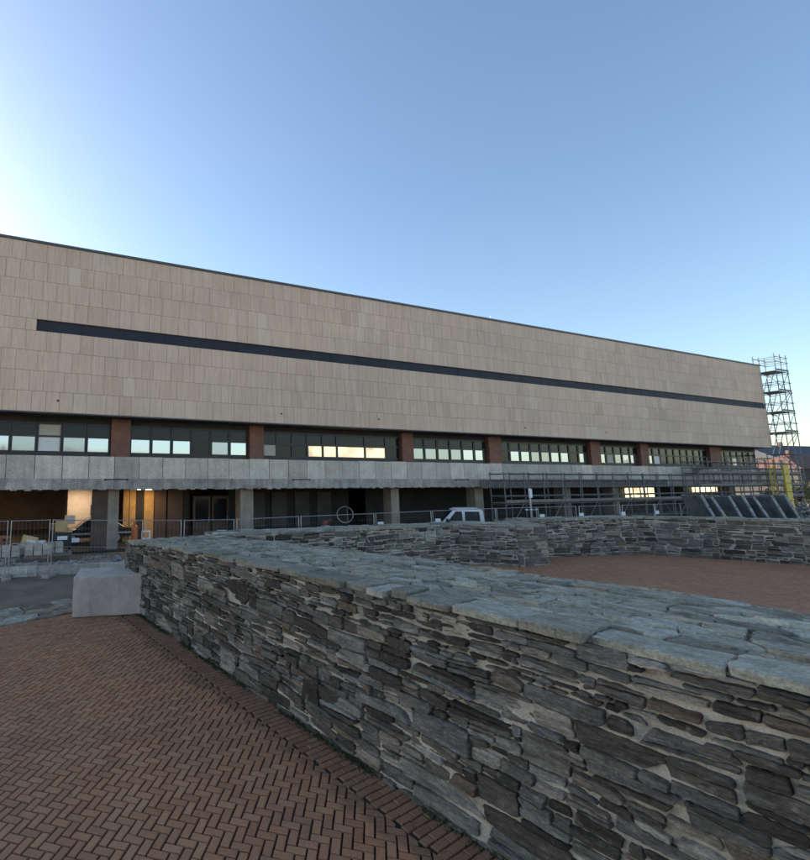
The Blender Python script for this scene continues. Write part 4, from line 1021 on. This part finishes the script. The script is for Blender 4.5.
# leaning form panels --------------------------------------------------------------
def form_panel(x, y, rz, lean, hgt, wid, label):
    o = thing('leaning_formwork', label, 'formwork', (x, y, 0), rz, 'form panels leaning in a row behind the wall')
    c, s_ = math.cos(lean), math.sin(lean)
    def P3(a, b_, d): return Vector((-s_*b_ + c*d, a, c*b_ + s_*d + .02))
    MB().obox(P3(0, hgt/2, 0), P3(wid/2, 0, 0)-P3(0, 0, 0), P3(0, hgt/2, 0)-P3(0, 0, 0), P3(0, 0, .03)-P3(0, 0, 0)).build('skin', 'bluepanel', o)
    for k in range(5):
        b_ = .12+(hgt-.24)*k/4; MB().obox(P3(0, b_, .08), P3(wid/2, 0, 0)-P3(0, 0, 0), P3(0, .045, 0)-P3(0, 0, 0), P3(0, 0, .048)-P3(0, 0, 0)).build('rib', 'bluerib', o)
    for a in (-wid/2+.04, wid/2-.04): MB().obox(P3(a, hgt/2, .08), P3(.04, 0, 0)-P3(0, 0, 0), P3(0, hgt/2, 0)-P3(0, 0, 0), P3(0, 0, .052)-P3(0, 0, 0)).build('side_rail', 'bluerib', o)
lab = ['first form panel of the leaning row, next to the fence end', 'second form panel of the leaning row, counted from the fence', 'third form panel of the leaning row, counted from the fence', 'fourth form panel of the leaning row, counted from the fence',
       'fifth form panel of the leaning row, counted from the fence', 'sixth form panel of the leaning row, counted from the fence', 'last form panel of the leaning row, beside the yellow hoist']
for i, px in enumerate((712, 725, 738, 752, 766, 780, 794)):
    dpt = 28.5 + .15*i; d = ray(px, 517); p = CAM + d*(dpt/d.y)
    form_panel(p.x, p.y, R(-8+3*(i % 3)), R(22+3*((i*2) % 3)), 2.65, 1.5, lab[i])
# yellow hoist mast
d = ray(783, 500); p = CAM + d*(41/d.y); ym = thing('hoist_mast', 'yellow lattice hoist mast at the foot of the scaffold tower', 'hoist', (p.x, p.y, 0), FA)
for x in (-.4, .4):
    for y in (-.4, .4): MB().bar((x, y, 0), (x, y, 4.7), .05).build('chord', 'yellow', ym)
for k in range(6):
    z = .15+k*.75
    for y in (-.4, .4): MB().bar((-.4, y, z), (.4, y, z+.75), .035).build('lacing', 'yellow', ym)
    MB().box(-.46, .46, -.49, -.46, z+.02, z+.72).build('guard_panel', 'yellow', ym)

# ------------------------------------------------------------------ right-hand background
def house(x, y, rz, L, D_, h, rh, label, wallm='housewall', roofm='houseroof', hip=False):
    o = thing('house', label, 'house', (x, y, 0), rz)
    wl = MB().box(0, L, 0, D_, 0, h).build('wall', wallm, o)
    r_ = MB(); r_.add([(-.4, -.5, h), (L+.4, -.5, h), (L+.4, D_+.5, h), (-.4, D_+.5, h), (D_*.4 if hip else -.4, D_/2, h+rh), (L-D_*.4 if hip else L+.4, D_/2, h+rh)], [(0, 1, 5, 4), (2, 3, 4, 5), (3, 0, 4), (1, 2, 5), (3, 2, 1, 0)]); rr = r_.build('roof', roofm, o)
    MB().box(L*.3, L*.3+.7, D_*.4, D_*.4+.6, h+rh*.5, h+rh+.8).build('chimney', 'tilemat', rr)
    k = int(L/2.6)
    for fl_ in range(max(1, int(h/3))):
        for i in range(k):
            x0 = 1+i*2.6; f = MB().box(x0, x0+1.1, -.04, .02, 1+fl_*3, 2.5+fl_*3).build('window', 'white', o); MB().box(x0+.08, x0+1.02, -.055, -.042, 1.08+fl_*3, 2.42+fl_*3).build('pane', 'glassdark', f)
def at_px(px, dist): d = ray(px, 480); return CAM + d*(dist/d.y)
p = at_px(779, 112); house(p.x, p.y, R(14), 40, 12, 8.6, 3.6, 'long dark roofed house far beyond the end of the building', 'darkhouse')
p = at_px(802, 84); house(p.x, p.y, R(10), 12, 8, 5.4, 2.7, 'house with a red hipped roof beyond the scaffold tower', 'darkhouse', 'tilemat', True)
def bush(px, dist, h, wid, label, seed, trunk=True):
    rn = random.Random(seed); d = ray(px, 500); p = CAM + d*(dist/d.y); o = thing('shrub', label, 'shrub', (p.x, p.y, 0), 0, 'autumn shrubs at the site edge'); lf = MB()
    for i in range(2200):
        a = rn.uniform(0, 6.28); b_ = rn.uniform(-1, 1); r_ = (rn.random()**.45)*(.72+.28*math.sin(3*a+seed)*math.cos(4*b_)); q = Vector((math.cos(a)*math.sqrt(1-b_*b_)*wid*r_, math.sin(a)*math.sqrt(1-b_*b_)*wid*r_, h*.58+b_*h*.42*r_))
        u = Vector((rn.uniform(-1, 1), rn.uniform(-1, 1), rn.uniform(-1, 1))).normalized(); w_ = u.orthogonal().normalized(); sz = rn.uniform(.05, .11)
        lf.add([q-u*sz, q+w_*sz*.5, q+u*sz, q-w_*sz*.5], [(0, 1, 2, 3)])
    lf.build('crown', 'foliage', o); tk = MB()
    for k in range(5): a = 1.26*k; tk.bar((0, 0, 0), (math.cos(a)*wid*.4, math.sin(a)*wid*.4, h*.7), .05, 6, .012)
    tk.build('trunk', 'bark', o)
bush(797, 46, 3.4, 1.6, 'yellow-green shrub to the right of the yellow hoist', 2); bush(812, 50, 3.6, 1.8, 'tall yellow-green shrub beneath the red-brown tarpaulin', 4); bush(770, 47, 2.8, 1.2, 'low yellow-green shrub left of the yellow hoist', 6)
rp = MB(); rnd = random.Random(31); d = ray(803, 504); pc = CAM + d*(36/d.y)
for i in range(260):
    rr = abs(rnd.gauss(0, .8)); a = rnd.uniform(0, 6.28); v, f = rock(rnd, rnd.uniform(.08, .25)); q = Vector((pc.x+math.cos(a)*rr*1.3, pc.y+math.sin(a)*rr, max(.05, 1.7-rr*1.0)*rnd.random()))
    rp.add([p2+q for p2 in v], f)
rpo = rp.build('rubble_pile', 'rubble'); rpo['kind'] = 'stuff'; tag(rpo, 'heap of pale rubble at the foot of the shrubs', 'rubble')

# houses added behind the camera to bounce sunlight onto the facade (also seen reflected)
for i, (hx, hy, L, hh, wm) in enumerate(((-50, -31, 20, 6.0, 'paleplaster'), (-28, -32, 17, 6.4, 'creamplaster'), (-9, -31, 22, 6.1, 'paleplaster'), (15, -33, 18, 6.6, 'creamplaster'), (35, -31, 24, 6.2, 'paleplaster'))):
    h_o = house(hx+L, hy, R(180), L, 8, hh, 1.9, ['low pale house at the far left of the row across the square', 'taller cream house between two pale ones across the square', 'wide pale house in the middle of the row across the square', 'tallest cream house in the row across the square', 'pale house at the right end of the row across the square'][i], wm, 'tilemat')
# ------------------------------------------------------------------ moss and litter at the foot of the near wall
mm = MB(); rnd = random.Random(77)
for i in range(5200):
    s_ = rnd.uniform(-.2, 10.5); o_ = abs(rnd.gauss(0, .05)) + .005
    if math.sin(s_*2.1)+math.sin(s_*5.3+1)*.7+rnd.uniform(-.6, .6) < -.4: continue
    p = wpt(s_, o_+.01, .02); h = rnd.uniform(.012, .05); a = rnd.uniform(0, 6.28); q = Vector((math.cos(a), math.sin(a), 0))*rnd.uniform(.006, .018)
    mm.add([p-q, p+q, p+Vector((rnd.uniform(-.02, .02), rnd.uniform(-.02, .02), h))], [(0, 1, 2)])
mo = mm.build('moss', 'moss'); mo['kind'] = 'stuff'; tag(mo, 'dark moss and weeds along the foot of the thick wall', 'moss')
lt = MB()
for i in range(420):
    s_ = rnd.uniform(0, 9.5); o_ = abs(rnd.gauss(0, .35))+.03; p = wpt(s_, o_, .028+rnd.random()*.004); a = rnd.uniform(0, 6.28); u = Vector((math.cos(a), math.sin(a), rnd.uniform(-.2, .2)))*rnd.uniform(.006, .016); w_ = Vector((-u.y, u.x, .003))*.6
    lt.add([p-u, p+w_, p+u, p-w_], [(0, 1, 2, 3)])
for i in range(260):
    p = Vector((rnd.uniform(-6, 1.8), rnd.uniform(3.8, 11.2), .028))
    if (p-WA).dot(WN) < .5: continue
    a = rnd.uniform(0, 6.28); u = Vector((math.cos(a), math.sin(a), rnd.uniform(-.2, .2)))*rnd.uniform(.006, .018); w_ = Vector((-u.y, u.x, .003))*.6
    lt.add([p-u, p+w_, p+u, p-w_], [(0, 1, 2, 3)])
lo_ = lt.build('leaf_litter', 'leaf'); lo_['kind'] = 'stuff'; tag(lo_, 'small dry leaves scattered on the bricks by the wall', 'leaves')
